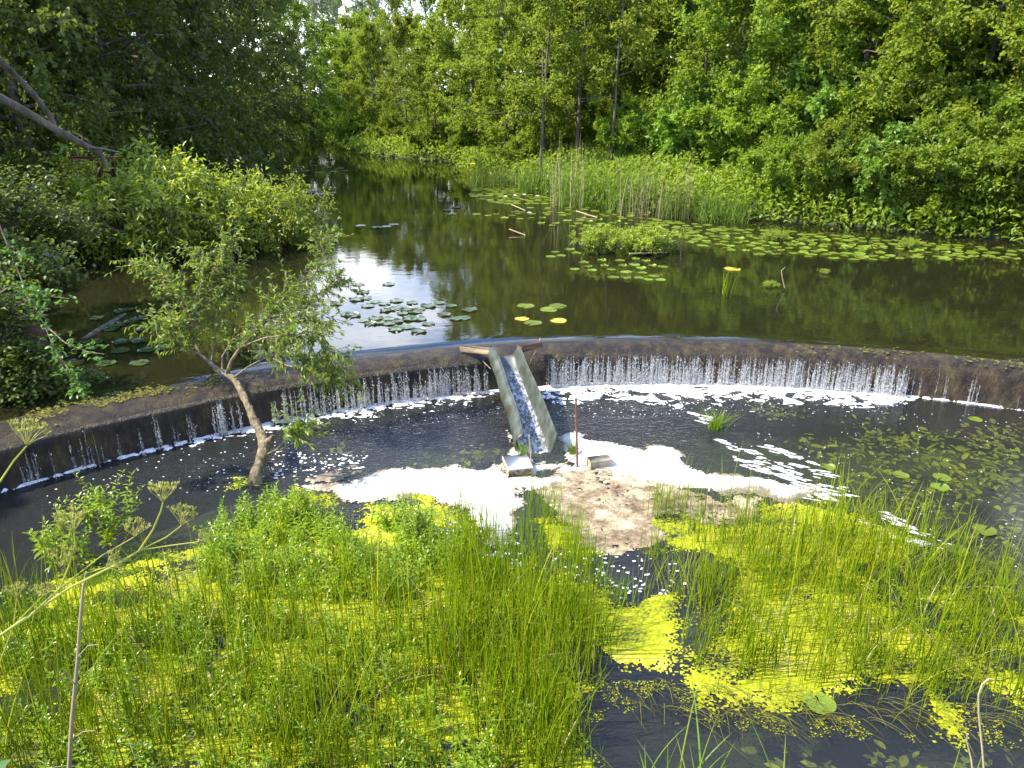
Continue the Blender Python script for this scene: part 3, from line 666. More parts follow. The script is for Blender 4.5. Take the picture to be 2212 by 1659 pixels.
# ---------------------------------------------------------------- right bank shrubs, front row
front = [(1690, 25.5, 'shrub2', .80, 'rounded willow bush just right of the reed bed'),
         (1800, 24.6, 'shrub1', .82, 'bright willow bush overhanging the lily raft'),
         (1905, 23.6, 'shrub3', .8, 'dense green bush over the lily pads with branches touching the water'),
         (2010, 22.8, 'shrub1', .85, 'leafy willow bush spreading down to the pond edge right of centre bank'),
         (2110, 22.2, 'shrub2', 1.0, 'low willow bush near the right edge with leaves dipping in the pond'),
         (2230, 21.2, 'shrub1', .95, 'willow bush cut by the right edge of the picture')]
for x, Y, k, s, lab in front:
    p = PX(x, Y, ZU); place(k, 'willow_shrub', lab, 'shrub', (p[0], p[1], ZU), R90(), s, 'willow shrubs along the right bank')
second = [(1600, 29.5, 'shrub1', 1.0, 'green bush behind the reeds left of the slim trunk'), (1740, 29, 'shrub3', 1.15, 'tall bush behind the front willow row at the slim pale trunk'),
          (1880, 28.3, 'shrub2', 1.35, 'upper bush on the right slope above the dense front bush'), (2030, 27.5, 'shrub3', 1.25, 'high leafy bush on the right slope'),
          (2180, 26.5, 'shrub2', 1.5, 'large bush filling the upper right slope'), (2310, 25, 'shrub1', 1.3, 'shaded bush at the far right of the slope'),
          (1480, 31.5, 'shrub3', .9, 'bush behind the middle of the reed bed'), (1370, 33.5, 'shrub1', .85, 'bush behind the left end of the reed bed')]
for x, Y, k, s, lab in second:
    p = PX(x, Y, 1.2); place(k, 'bank_shrub', lab, 'shrub', (p[0], p[1], gz(p[0], p[1])-.1), R90(), s, 'shrubs on the slope behind the bank')
# trees, right and centre
trees = [(1830, 29.0, 'alder2', .95, 'tall alder just behind the bushes above the lily raft'), (1950, 27.4, 'alder2', 1.0, 'tall full alder rising behind the second row of right bushes'), (2075, 26.2, 'alder1', 1.15, 'tall alder behind the low willow bush near the right edge'), (2200, 25.4, 'alder2', 1.0, 'tall alder half outside the right edge'), (2330, 24, 'alder2', 1.0, 'tall alder just outside the right edge'),
         (1165, 33.5, 'stem', .95, 'thin dark stemmed alder directly above the iris clump'), (1318, 33, 'stem', 1.0, 'thin bare stemmed alder behind the left reeds'), (1500, 31.5, 'stem', 1.0, 'thin bare stemmed alder behind the right half of the reeds'),
         (1560, 30.5, 'alder3', .95, 'slender young alder rising behind the reed bed'), (1790, 30.2, 'alder3', 1.0, 'young alder with a pale slim trunk above the willow bushes'),
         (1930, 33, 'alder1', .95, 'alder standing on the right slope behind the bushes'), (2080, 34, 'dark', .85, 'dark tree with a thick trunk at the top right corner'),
         (2230, 31, 'alder1', 1.0, 'alder at the right edge of the slope'), (1680, 34.5, 'alder2', .85, 'bushy alder between the two young slim trees'),
         (1450, 36.5, 'sparse', .95, 'thin trunked alder behind the reeds left of the young slim tree'), (1325, 38, 'sparse', .85, 'open crowned alder with bare lower trunk right of the iris bank'),
         (1245, 36, 'sparse', .85, 'thin alder with several bare stems at the water edge'), (1175, 37.5, 'alder1', .85, 'alder with a forked dark trunk above the iris clump'),
         (1095, 41, 'alder2', .8, 'leafy alder at the point where the right bank turns away'), (1030, 46, 'alder1', .85, 'alder leaning over the water left of the point'),
         (985, 53, 'sparse', 1.12, 'tall slim conical tree outlined against the sky gap'), (940, 49, 'alder3', .72, 'rounded low alder with branches down to the pond'),
         (875, 54, 'alder2', .60, 'alder over the dark water beneath the sky gap'), (815, 57, 'alder1', .66, 'light green alder in the middle distance'),
         (760, 61, 'alder3', .78, 'small alder by the far bend of the pond'), (722, 66, 'lime', .62, 'yellow green tree by the far bend of the pond'),
         (1400, 44, 'alder2', 1.0, 'alder in the second row behind the reeds'), (1540, 43, 'lime', .8, 'yellow green tree glowing between dark trunks'),
         (1640, 42, 'alder2', 1.05, 'tall alder in the second row over the right bushes'), (1800, 41, 'alder2', 1.1, 'tall alder in the second row on the right'),
         (1960, 41, 'dark', .9, 'shady tree in the second row on the right slope'), (2200, 40, 'alder2', 1.1, 'tall alder behind the right edge'),
         (1290, 47, 'alder2', 1.05, 'dense alder behind the open crowned trees'), (1180, 50, 'lime', .85, 'yellow tinted tree behind the forked alder'),
         (1090, 57, 'pale', .85, 'silvery yellow willow right of the sky gap'), (1330, 58, 'dark', 1.1, 'dark tall tree far behind the middle bank'),
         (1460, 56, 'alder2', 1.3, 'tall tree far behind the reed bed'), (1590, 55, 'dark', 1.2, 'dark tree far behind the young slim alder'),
         (1740, 54, 'alder2', 1.3, 'tall distant tree above the right bushes'), (1900, 52, 'dark', 1.2, 'dark distant tree at the top right'), (2100, 50, 'alder2', 1.3, 'distant tall tree behind the thick trunk'),
         (1230, 62, 'alder2', 1.25, 'distant tree behind the yellow tinted one'),
         (560, 67, 'dark', .95, 'shadowed tree at the head of the pond behind the left wood'), (520, 58, 'dark', .9, 'shadowed tree closing the left side of the channel'), (640, 90, 'pale', 1.0, 'pale willow glimpsed between the left wood and the silvery willows'),
         (745, 96, 'alder2', 1.0, 'distant tree filling the gap between the two silvery willows'), (820, 98, 'pale', 1.05, 'farthest silvery willow top at the head of the pond'), (905, 74, 'alder1', .74, 'leafy alder behind the rounded low one'),
         (790, 70, 'alder3', .95, 'light green alder behind the middle distance ones'), (1065, 66, 'alder2', .95, 'leafy alder just right of the slim conical tree'), (1140, 44, 'alder3', 1.0, 'low crowned alder beside the point of the bank'),
         (1275, 42, 'alder3', 1.05, 'low crowned alder between the bare stems'), (1400, 37, 'alder3', .95, 'low crowned alder behind the dead reed stalks')]
# tall trees on the right shore, out of the picture but mirrored in the pools
trees_px = trees
for x, Y, s, lab in [(19, 8, 1.0, 'tall tree on the right shore nearest the pool'), (20, 14, 1.05, 'tall tree on the right shore beside the weir'), (21.5, 20, 1.0, 'tall tree on the right shore by the bushes'), (23.5, 2, 1.0, 'tall tree on the right shore behind the camera')]:
    place('alder2', 'alder_tree', lab, 'tree', (x, Y, gz(x, Y)), R90(), s, 'trees of the right shore')
trees += [
         (700, 84, 'pale', .88, 'large silvery willow at the head of the pond left of the gap'), (790, 88, 'pale', .86, 'silvery willow at the head of the pond'),
         (860, 84, 'alder2', .98, 'distant green tree below the silvery willow'), (925, 92, 'lime', .92, 'distant bright tree left of the slim conical one'),
         (1045, 80, 'alder2', .9, 'distant green tree right of the slim conical one'), (660, 74, 'lime', .8, 'bright tree behind the left canopy edge'), (610, 80, 'alder2', .9, 'distant tree mostly hidden by the left canopy')]
for x, Y, k, s, lab in trees:
    p = PX(x, Y, 1.5); z = gz(p[0], p[1])
    nm = {'pale': 'willow_tree', 'dark': 'broadleaf_tree', 'lime': 'broadleaf_tree'}.get(k, 'alder_tree')
    place(k, nm, lab, 'tree', (p[0], p[1], z-.05), R90(), s, 'trees of the wood round the pond')
def undergrowth():
    r = np.random.default_rng(140); W = []
    for (x0, x1, y0, y1, n) in ((-16, 26, 16, 46, 15000), (-30, 20, 46, 100, 16000), (-30, -9, 8, 60, 9000)):
        q = np.column_stack([r.uniform(x0, x1, n*3), r.uniform(y0, y1, n*3)]); d = -sdist(q[:, 0], q[:, 1], pond); W.append(q[(d > .1) & (d < 14)][:n])
    q = np.concatenate(W); z = np.array([gz(*p) for p in q]) if False else None
    d = np.clip(-sdist(q[:, 0], q[:, 1], pond), 0, None); z = ZU+np.minimum(d, 2)*.25+np.clip(d-2, 0, 14)*.10
    per = 9; k = np.repeat(np.arange(len(q)), per); n = len(k)
    B = np.column_stack([q[k]+r.normal(0, .28, (n, 2)), z[k]+r.random(n)**1.4*(.3+.9*fbm(q[k, 0]*.8, q[k, 1]*.8, 3))])
    V, Fc, T = leaf_cards(B, norm(rv(r, n)+[0, 0, .4]), norm(rv(r, n)*.6+[0, 0, 1]), r.uniform(.12, .26, n), r.uniform(.03, .07, n), np.clip(r.random(n)*.5+fbm(q[k, 0], q[k, 1], 2)*.5, 0, 1), .1)
    return link('undergrowth', mesh('undergrowth', V, Fc, M['willow'], T))
tag(undergrowth(), 'nettles and low green undergrowth covering the banks', 'undergrowth', kind='stuff')
# low shrubs closing the waterline of the middle bank
for x, Y, k, s, lab in [(1130, 38, 'shrub2', .62, 'low bush at the point of the right bank'), (1010, 46, 'shrub1', .6, 'low bush hanging over dark water left of the point'),
                        (930, 49.5, 'shrub2', .7, 'waterside bush under the rounded low alder'), (850, 53, 'shrub1', .65, 'waterside bush in the middle distance'),
                        (770, 58, 'shrub2', .75, 'waterside bush beyond the twiggy bank'), (1220, 40, 'shrub1', .7, 'low bush behind the bare alder stems'), (1300, 39, 'shrub2', .7, 'low bush under the open crowned alder'),
                        (640, 74, 'shrub1', .8, 'sunlit bush at the far end of the pond')]:
    p = PX(x, Y, ZU); place(k, 'waterside_shrub', lab, 'shrub', (p[0], p[1], ZU-.05), R90(), s, 'low bushes along the middle bank')
# left wood
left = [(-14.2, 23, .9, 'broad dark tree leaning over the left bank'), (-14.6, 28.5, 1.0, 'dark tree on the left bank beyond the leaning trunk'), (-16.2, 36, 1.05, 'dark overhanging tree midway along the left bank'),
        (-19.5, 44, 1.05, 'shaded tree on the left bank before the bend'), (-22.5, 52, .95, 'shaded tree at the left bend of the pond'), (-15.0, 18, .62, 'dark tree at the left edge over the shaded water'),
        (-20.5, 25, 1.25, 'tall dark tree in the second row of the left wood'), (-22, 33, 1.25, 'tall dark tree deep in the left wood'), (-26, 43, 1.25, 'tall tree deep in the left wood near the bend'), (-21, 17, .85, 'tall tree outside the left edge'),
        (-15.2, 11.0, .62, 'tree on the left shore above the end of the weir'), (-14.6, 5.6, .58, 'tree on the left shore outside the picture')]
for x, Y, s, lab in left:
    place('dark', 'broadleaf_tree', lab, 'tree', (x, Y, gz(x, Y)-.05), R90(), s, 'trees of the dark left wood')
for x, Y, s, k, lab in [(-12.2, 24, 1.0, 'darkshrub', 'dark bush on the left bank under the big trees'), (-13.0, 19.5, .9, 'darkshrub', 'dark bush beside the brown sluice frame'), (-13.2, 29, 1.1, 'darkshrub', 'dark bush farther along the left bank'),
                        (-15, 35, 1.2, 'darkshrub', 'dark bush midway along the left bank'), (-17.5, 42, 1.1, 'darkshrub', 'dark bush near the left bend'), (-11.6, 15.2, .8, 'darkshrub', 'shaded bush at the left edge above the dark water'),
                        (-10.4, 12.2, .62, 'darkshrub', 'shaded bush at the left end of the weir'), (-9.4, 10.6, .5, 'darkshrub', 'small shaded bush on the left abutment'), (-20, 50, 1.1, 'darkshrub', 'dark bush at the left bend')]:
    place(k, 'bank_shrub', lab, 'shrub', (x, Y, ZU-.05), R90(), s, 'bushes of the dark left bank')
# grey leaved willow shrubs standing in the pond, left
for x, y, s, lab in [(250, 545, 1.25, 'grey leaved willow bush standing in the pond at the left'), (380, 550, 1.3, 'twiggy willow bush in the pond in the middle of the left thicket'), (500, 540, 1.1, 'willow bush with bright low leaves in the left thicket'),
                     (600, 530, .9, 'rightmost willow bush of the thicket reaching over the sky reflection'), (330, 480, 1.15, 'taller willow bush at the back of the left thicket'), (110, 500, 1.2, 'leftmost willow bush of the thicket below the leaning trunk'),
                     (650, 515, .5, 'small twiggy willow bush at the right tip of the thicket')]:
    p = P(x, y, ZU); place('salix', 'grey_willow_shrub', lab, 'shrub', (p[0], p[1], ZU-.15), R90(), s, 'grey willow thicket standing in the pond')
# ---------------------------------------------------------------- long leaning trunk at the upper left
acc = Acc()
t = thing('fallen_tree', 'long bare leaning trunk with peeling bark slanting down from the upper left', 'tree trunk', tuple(PY(232, 352, 17)))
o = np.array(t.location)
tube(acc, np.array([PY(-60, 185, 15.2), PY(0, 212, 15.6), PY(60, 245, 16), PY(120, 280, 16.3), PY(175, 310, 16.6), PY(215, 330, 16.9), PY(232, 360, 17)])-o, [.095, .09, .085, .08, .075, .065, .05], 9)
acc.build('trunk', M['bark'], t, True)
acc = Acc(); tube(acc, np.array([PY(190, 318, 16.7), PY(225, 322, 16.7), PY(262, 330, 16.8)])-o, [.035, .025, .012], 5)
tube(acc, np.array([PY(-120, 20, 14.4), PY(-40, 90, 15.0), PY(20, 150, 15.6), PY(70, 200, 16.1), PY(105, 245, 16.3), PY(120, 275, 16.4)])-o, [.07, .07, .06, .06, .055, .05], 8)
acc.build('branch', M['bark'], t, True)

# ---------------------------------------------------------------- leaning willow over the weir
def leaning_willow():
    base = P(552, 1042, 0)
    t = thing('leaning_willow', 'crooked willow growing from the pool and leaning over the crest of the weir', 'tree', tuple(base))
    q = lambda x, y, Y: PY(x, y, Y)-base
    line = [np.array([-.01, -.03, -.2]), q(551, 1030, 8.15), q(566, 990, 8.35), q(572, 960, 8.5), q(560, 930, 8.75), q(545, 900, 8.95), q(533, 870, 9.15), q(520, 842, 9.35), q(506, 820, 9.55), q(488, 806, 9.75), q(462, 797, 9.9)]
    acc = Acc(); lu = np.linspace(0, 10, 61); rad_ = np.interp(lu, range(11), [.118, .082, .068, .072, .054, .048, .045, .044, .046, .04, .026])*(1+.10*np.sin(lu*5.1)*np.sin(lu*2.3)); line = np.column_stack([np.interp(lu, range(11), np.array(line)[:, k_]) for k_ in range(3)]); line[1:-1] = (line[:-2]+2*line[1:-1]+line[2:])/4
    tube(acc, line, rad_, 18); roughen(acc, .022, 26)
    0 and tube(acc, line, [.105, .095, .085, .09, .07, .062, .06, .056, .06, .055, .035], 12)
    tube(acc, [q(570, 958, 8.5), q(585, 950, 8.5), q(590, 940, 8.5)], [.05, .04, .015], 7)
    acc.build('trunk', M['barkl'], t, True)
    br = [[(478, 803, 9.8), (455, 785, 10), (432, 765, 10.1), (420, 740, 10.2), (416, 705, 10.3), (405, 665, 10.4), (390, 630, 10.5), (372, 606, 10.6)],
          [(432, 765, 10.1), (400, 752, 10), (378, 735, 9.9), (362, 708, 9.8)],
          [(490, 808, 9.7), (500, 780, 9.6), (520, 750, 9.5), (545, 725, 9.5), (575, 690, 9.6), (600, 655, 9.7), (640, 620, 9.8)],
          [(480, 800, 9.8), (480, 770, 10), (495, 745, 10.2), (540, 735, 10.4), (600, 730, 10.5)],
          [(390, 630, 10.5), (360, 600, 10.7), (330, 580, 10.9), (300, 570, 11)], [(416, 705, 10.3), (430, 640, 10.6), (440, 590, 10.9), (430, 550, 11.1)], [(640, 620, 9.8), (680, 590, 9.9), (700, 555, 10), (690, 530, 10.1)],
          [(455, 785, 10), (462, 750, 10.3), (466, 700, 10.6), (470, 650, 10.8), (500, 620, 11), (512, 585, 11.1)],
          [(505, 815, 9.5), (540, 790, 9.4), (580, 770, 9.4), (640, 770, 9.4), (700, 790, 9.4), (760, 800, 9.4)],
          [(520, 750, 9.5), (570, 730, 9.3), (630, 722, 9.2), (690, 735, 9.2), (720, 760, 9.2)],
          [(545, 725, 9.5), (600, 700, 9.5), (660, 690, 9.6), (700, 700, 9.6)],
          [(575, 690, 9.6), (620, 680, 9.9), (680, 640, 10), (740, 600, 10.2)],
          [(470, 650, 10.8), (450, 620, 10.9), (478, 560, 11.1), (488, 520, 11.2)],
          [(416, 705, 10.3), (400, 700, 10.2), (370, 690, 10.1), (330, 700, 10)],
          [(570, 985, 8.4), (600, 970, 8.3), (625, 940, 8.2), (645, 930, 8.2)],
          [(580, 770, 9.4), (620, 790, 9.2), (680, 800, 9.2), (735, 815, 9.2)]]
    st = []; wa = Acc(); r = np.random.default_rng(5)
    TS = []; TD = []; LN = []
    for bi, b in enumerate(br):
        wa = Acc(); pts = np.array([q(*c) for c in b]); k = len(pts); tube(wa, pts, np.linspace(.030 if bi in (0, 2) else .016, .004, k), 6)
        L = np.linalg.norm(np.diff(pts, axis=0), axis=1).sum()
        nt_ = int(L*42)
        for _ in range(nt_):
            u = r.uniform(.35, 1.0)*(k-1) if bi != 14 else r.uniform(.6, 1)*(k-1); i = min(int(u), k-2); s0 = pts[i]+(pts[i+1]-pts[i])*(u-i)
            d = norm(norm(pts[i+1]-pts[i])*.8+rv(r, 1)[0]*.9+np.array([0, 0, .15])); ln = r.uniform(.12, .55)
            s1 = s0+d*ln*.5; s2_ = s1+norm(d+np.array([0, 0, -.35])+rv(r, 1)[0]*.25)*ln*.5
            tube(wa, [s0, s1, s2_], [.005, .004, .002], 3, cap=False)
            for a_, b_ in ((s0, s1), (s1, s2_)):
                m_ = 6; w_ = r.random(m_)[:, None]; TS.append(a_+(b_-a_)*w_); TD.append(norm(norm(b_-a_)*.8+rv(r, m_)*.7))
        wa.build('branch', M['barkl'], t, True)
    B = np.concatenate(TS); D = np.concatenate(TD); n = len(B)
    V, T3, Q4, T = leaf_fine(B, norm(D+[0, 0, -.25]), norm(rv(r, n)*.7+[0, 0, .8]), r.uniform(.05, .10, n), r.uniform(.009, .014, n), r.random(n))
    o = link('foliage', mesh('foliage', V, [T3, Q4], M['salixn'], T, True), t)
    return t
leaning_willow()

# ---------------------------------------------------------------- blades: rushes, reeds, grass
def blades(acc, base, h, lean, az, wd, tone, seg=5, bend=1.6):
    n = len(base); t = np.linspace(0, 1, seg+1); k = 3
    dx = np.column_stack([np.cos(az), np.sin(az)])
    s = np.column_stack([-np.sin(az), np.cos(az)])
    off = lean[:, None]*h[:, None]*t[None]**bend
    z = h[:, None]*(t[None]-.25*lean[:, None]*t[None]**2)
    cen = np.concatenate([base[:, None, :2]+dx[:, None]*off[..., None], (base[:, 2][:, None]+z)[..., None]], -1)
    wv = wd[:, None]*np.clip(1.04-t[None]**2.2, .06, 1)
    V = []
    for a in range(3):
        ca, sa = math.cos(a*2.094), math.sin(a*2.094)*.45
        o = np.concatenate([(s*ca+dx*sa), np.zeros((n, 1))], 1); V.append(cen+o[:, None]*wv[..., None])
    V = np.stack(V, 2).reshape(-1, 3); m_ = (seg+1)*3
    j = np.arange(seg)[:, None]*3; c = np.arange(3)[None]
    f = np.stack([j+c, j+(c+1) % 3, j+3+(c+1) % 3, j+3+c], -1).reshape(-1, 4)
    Fc = (np.arange(n)[:, None, None]*m_+f[None]).reshape(-1, 4)
    acc.add(V, Fc, np.repeat(tone, m_))
def bed(polys, clumps, per, h0, h1, wd=.004, spread=.07, lean=.22, seed=1, z=-.02, mindens=0):
    r = np.random.default_rng(seed); acc = Acc()
    for poly, nc in zip(polys, clumps):
        c = scatter(wpoly(poly), nc, r); dn = fbm(c[:, 0]*1.3+seed, c[:, 1]*1.3, 3)
        c = c[dn > mindens]
        k = np.repeat(np.arange(len(c)), per); n = len(k)
        b = np.column_stack([c[k]+r.normal(0, spread, (n, 2)), np.full(n, z)])
        cl = r.random(len(c))[k]; ca = r.normal(0, .5, len(c))[k]
        blades(acc, b, r.uniform(h0, h1, n)*(.75+.4*cl), np.abs(r.normal(0, lean, n))+.02, r.normal(0.6, 1.6, n)+ca, wd*r.uniform(.6, 1.25, n), np.clip(cl*.5+r.random(n)*.5, 0, 1))
    return acc
a = bed([[(0, 1330), (330, 1290), (560, 1280), (760, 1220), (900, 1290), (960, 1420), (1200, 1480), (1220, 1720), (-30, 1720)],
         [(960, 1230), (1100, 1230), (1240, 1300), (1330, 1380), (1270, 1470), (1160, 1580), (950, 1480)],
         [(940, 1130), (1110, 1160), (1130, 1260), (980, 1260)], [(1150, 1480), (1230, 1520), (1250, 1720), (1130, 1720)]],
        [330, 190, 40, 22], 7, .26, .9, wd=.0050, lean=.27, seed=2)
tag(a.build('rushes', M['rush']), 'thick green rushes filling the foreground left of the open water', 'rushes', kind='stuff')
a = bed([[(1600, 1180), (1750, 1130), (1900, 1150), (2100, 1240), (2230, 1310), (2230, 1560), (1960, 1500), (1800, 1500), (1600, 1450), (1590, 1300)],
         [(1500, 1260), (1600, 1240), (1640, 1480), (1490, 1440)], [(1480, 1120), (1620, 1090), (1640, 1180), (1500, 1190)]], [175, 30, 18], 7, .26, .9, wd=.0050, lean=.27, seed=3)
tag(a.build('rushes', M['rush']), 'thick green rushes filling the foreground on the right', 'rushes', kind='stuff')
a = bed([[(1120, 1080), (1200, 1080), (1260, 1200), (1150, 1230)], [(1370, 1080), (1480, 1070), (1480, 1130), (1380, 1130)], [(1200, 1180), (1330, 1200), (1330, 1320), (1230, 1300)], [(1400, 1180), (1450, 1180), (1450, 1240), (1400, 1240)]], [26, 12, 20, 5], 10, .3, .6, seed=4)
tag(a.build('rushes', M['rush']), 'sparse dark tipped rushes standing by the scum in the middle', 'rushes', kind='stuff')
a = bed([[(0, 1330), (330, 1270), (560, 1230), (760, 1200), (1000, 1210), (1290, 1290), (1290, 1460), (1220, 1720), (-30, 1720)], [(1290, 1290), (1480, 1210), (1600, 1100), (1900, 1110), (2230, 1290), (2230, 1560), (1900, 1530), (1480, 1490), (1480, 1300), (1330, 1320)]],
        [340, 260], 8, .12, .45, wd=.0036, spread=.13, lean=.5, seed=6)
tag(a.build('fine_grass', M['finegrass']), 'fine yellow green grass woven through the rushes and duckweed', 'grass', kind='stuff')
r = np.random.default_rng(15); acc = Acc()      # taller single blades, some of them bleached, that break the even height of the beds
for poly, n, mk in (([(0, 1330), (560, 1250), (1290, 1290), (1290, 1460), (1220, 1720), (-30, 1720)], 420, 0), ([(1600, 1140), (1900, 1150), (2230, 1310), (2230, 1540), (1600, 1460), (1490, 1300)], 200, 0)):
    c = scatter(wpoly(poly), n, r); blades(acc, np.column_stack([c, np.full(n, -.02)]), r.uniform(.6, 1.05, n), np.abs(r.normal(.1, .3, n)), r.normal(0, 2.5, n), r.uniform(.005, .009, n), r.random(n), 7, 2.2)
tag(acc.build('long_blades', M['finegrass']), 'long single grass blades standing above the rush beds', 'grass', kind='stuff')
acc = Acc(); c = np.concatenate([scatter(wpoly([(0, 1330), (560, 1250), (1290, 1290), (1290, 1460), (1220, 1720), (-30, 1720)]), 130, r), scatter(wpoly([(1500, 1140), (1900, 1150), (2230, 1310), (2230, 1540), (1490, 1460)]), 90, r)]); n = len(c)
blades(acc, np.column_stack([c, np.full(n, -.02)]), r.uniform(.2, .6, n), r.uniform(.1, 1.3, n), r.normal(0, 2.5, n), r.uniform(.003, .006, n), r.random(n), 6, 2)
tag(acc.build('dry_blades', M['dry']), 'bleached dead blades scattered among the green rushes', 'grass', kind='stuff')
# flattened dead blades at the water edge
r = np.random.default_rng(9); acc = Acc(); c = scatter(wpoly([(1330, 1460), (1600, 1480), (1800, 1510), (2180, 1510), (2180, 1560), (1800, 1560), (1500, 1560), (1330, 1520)]), 190, r)
blades(acc, np.column_stack([c, np.full(len(c), .0)]), r.uniform(.12, .3, len(c)), r.uniform(1.2, 2.4, len(c)), r.normal(-1.1, .4, len(c)), np.full(len(c), .0032), r.random(len(c)))
tag(acc.build('dead_rushes', M['deadrush']), 'brown dead rush blades trailing in the water at the edge of the bed', 'rushes', kind='stuff')

# ---------------------------------------------------------------- leafy willow scrub in the left foreground
def sprig(acc, wacc, base, H, r, n=24, leafL=.07, lean=.25, wl=.15):
    a = r.random()*6.28; t = np.linspace(0, 1, 5); d = np.array([math.cos(a), math.sin(a)])
    pts = np.column_stack([base[0]+d[0]*lean*H*t**1.5, base[1]+d[1]*lean*H*t**1.5, base[2]+H*t])
    tube(wacc, pts, np.linspace(.005, .002, 5), 4, .3, cap=False)
    u = np.linspace(.15, 1, n); B = np.column_stack([np.interp(u, t, pts[:, k]) for k in range(3)])
    ga = np.arange(n)*2.4+r.random()*6; e = .15+.9*u**3
    D = np.column_stack([np.cos(ga)*np.cos(e), np.sin(ga)*np.cos(e), np.sin(e)]); L = leafL*(1.15-.55*u)*r.uniform(.8, 1.2, n)
    V, T3, Q4, T = leaf_fine(B, D, norm(rv(r, n)*.25+[0, 0, 1]), L, L*wl, np.clip(r.random()*.4+.6*r.random(n), 0, 1), r.uniform(.15, .55, n))
    k = acc.n; acc.V.append(V); acc.T.append(T); acc.F.setdefault(3, []).append(T3+k); acc.F.setdefault(4, []).append(Q4+k); acc.n += len(V)
def scrub(polys, name, label, seed, h=(.2, .5)):
    r = np.random.default_rng(seed); la = Acc()
    for poly, n in polys:
        for c in scatter(wpoly(poly), n, r):
            sprig(la, la, (c[0], c[1], -.02), r.uniform(*h), r, int(r.integers(16, 28)), leafL=r.uniform(.05, .085), lean=r.uniform(.1, .6))
    return tag(la.build(name, M['scrub'], None, True), label, 'willow scrub', kind='stuff')
scrub([([(480, 1130), (600, 1080), (700, 1110), (760, 1180), (880, 1200), (1000, 1150), (1020, 1200), (900, 1290), (700, 1300), (560, 1290), (430, 1250)], 360),
       ([(800, 1130), (860, 1120), (960, 1160), (900, 1200)], 45),
       ([(100, 1300), (430, 1290), (900, 1380), (1000, 1500), (1200, 1600), (1200, 1720), (-20, 1720), (-20, 1400)], 300)], 'willow_scrub', 'low glossy leaved willow scrub growing through the duckweed', 21, (.15, .42))
def sapling(x, y, H, n, R, label, seed, leafL=.08):
    b = P(x, y, 0); r = np.random.default_rng(seed); t = thing('willow_sapling', label, 'sapling', tuple(b), 'willow saplings in the left foreground')
    la = Acc(); wa = Acc(); tube(wa, [(0, 0, -.05), (.01, 0, H*.3), (.03, .02, H*.6)], [.012, .01, .006], 6)
    for i in range(n):
        a = r.random()*6.28; rr = R*math.sqrt(r.random()); z = r.uniform(.1, .6)*H
        sprig(la, wa, (rr*math.cos(a)*.6, rr*math.sin(a)*.6, z), r.uniform(.3, .5)*H, r, 24, leafL, r.uniform(.2, .8))
        tube(wa, [(.02, 0, z*.5), (rr*math.cos(a)*.6, rr*math.sin(a)*.6, z)], [.006, .004], 4)
    wa.build('stem', M['barkl'], t, True); la.build('foliage', M['scrub'], t, True)
sapling(235, 1195, .85, 26, .42, 'tallest willow sapling standing against the black water below the weir', 31)
sapling(150, 1240, .7, 20, .38, 'bushy willow sapling at the left edge of the black water', 32)
sapling(900, 1175, .62, 13, .3, 'slim willow sapling in front of the white foam', 33, .065)
sapling(640, 1130, .5, 14, .35, 'short willow sapling just right of the leaning willow foot', 34, .065)
# ---------------------------------------------------------------- bright leafy branch and shrub at the left edge
def left_spray():
    b = PY(20, 900, 8.2); t = thing('broadleaf_sapling', 'arching sapling with bright lobed leaves at the left edge over the shaded water', 'sapling', tuple(b))
    q = lambda x, y, Y: PY(x, y, Y)-b
    wa = Acc(); la = Acc(); r = np.random.default_rng(44)
    arcs = [[(-30, 420, 8.4), (30, 560, 8.4), (60, 640, 8.3), (95, 700, 8.2), (120, 760, 8.1), (140, 800, 8), (170, 850, 8)],
            [(95, 700, 8.2), (140, 740, 8), (190, 760, 7.9), (225, 765, 7.8)], [(60, 640, 8.3), (100, 640, 8.2), (150, 645, 8.1)],
            [(-10, 640, 8.2), (20, 620, 8.2), (60, 622, 8.2), (100, 640, 8.1)], [(120, 760, 8.1), (150, 800, 8), (170, 830, 7.9), (175, 860, 7.9)], [(30, 560, 8.4), (20, 540, 8.4), (55, 555, 8.3)]]
    B = []; D = []
    for a_ in arcs:
        pts = np.array([q(*c) for c in a_]); tube(wa, pts, np.linspace(.010, .004, len(pts)), 5); k = len(pts)
        for _ in range(int(26*k/4)):
            u = r.uniform(.3, 1)*(k-1); i = min(int(u), k-2); s0 = pts[i]+(pts[i+1]-pts[i])*(u-i); m_ = 4
            c = s0+rv(r, 1)[0]*r.uniform(.02, .14); B.append(c+r.normal(size=(m_, 3))*.015); D.append(rv(r, m_)*[1, 1, .5])
    B = np.concatenate(B); D = np.concatenate(D); n = len(B)
    V, T3, Q4, T = leaf_fine(B, norm(D), norm(rv(r, n)*.5+[0, 0, 1]), r.uniform(.04, .075, n), r.uniform(.012, .022, n), r.random(n), .2)
    wa.build('stem', M['barkl'], t, True); link('foliage', mesh('foliage', V, [T3, Q4], M['broad'], T, True), t)
left_spray()
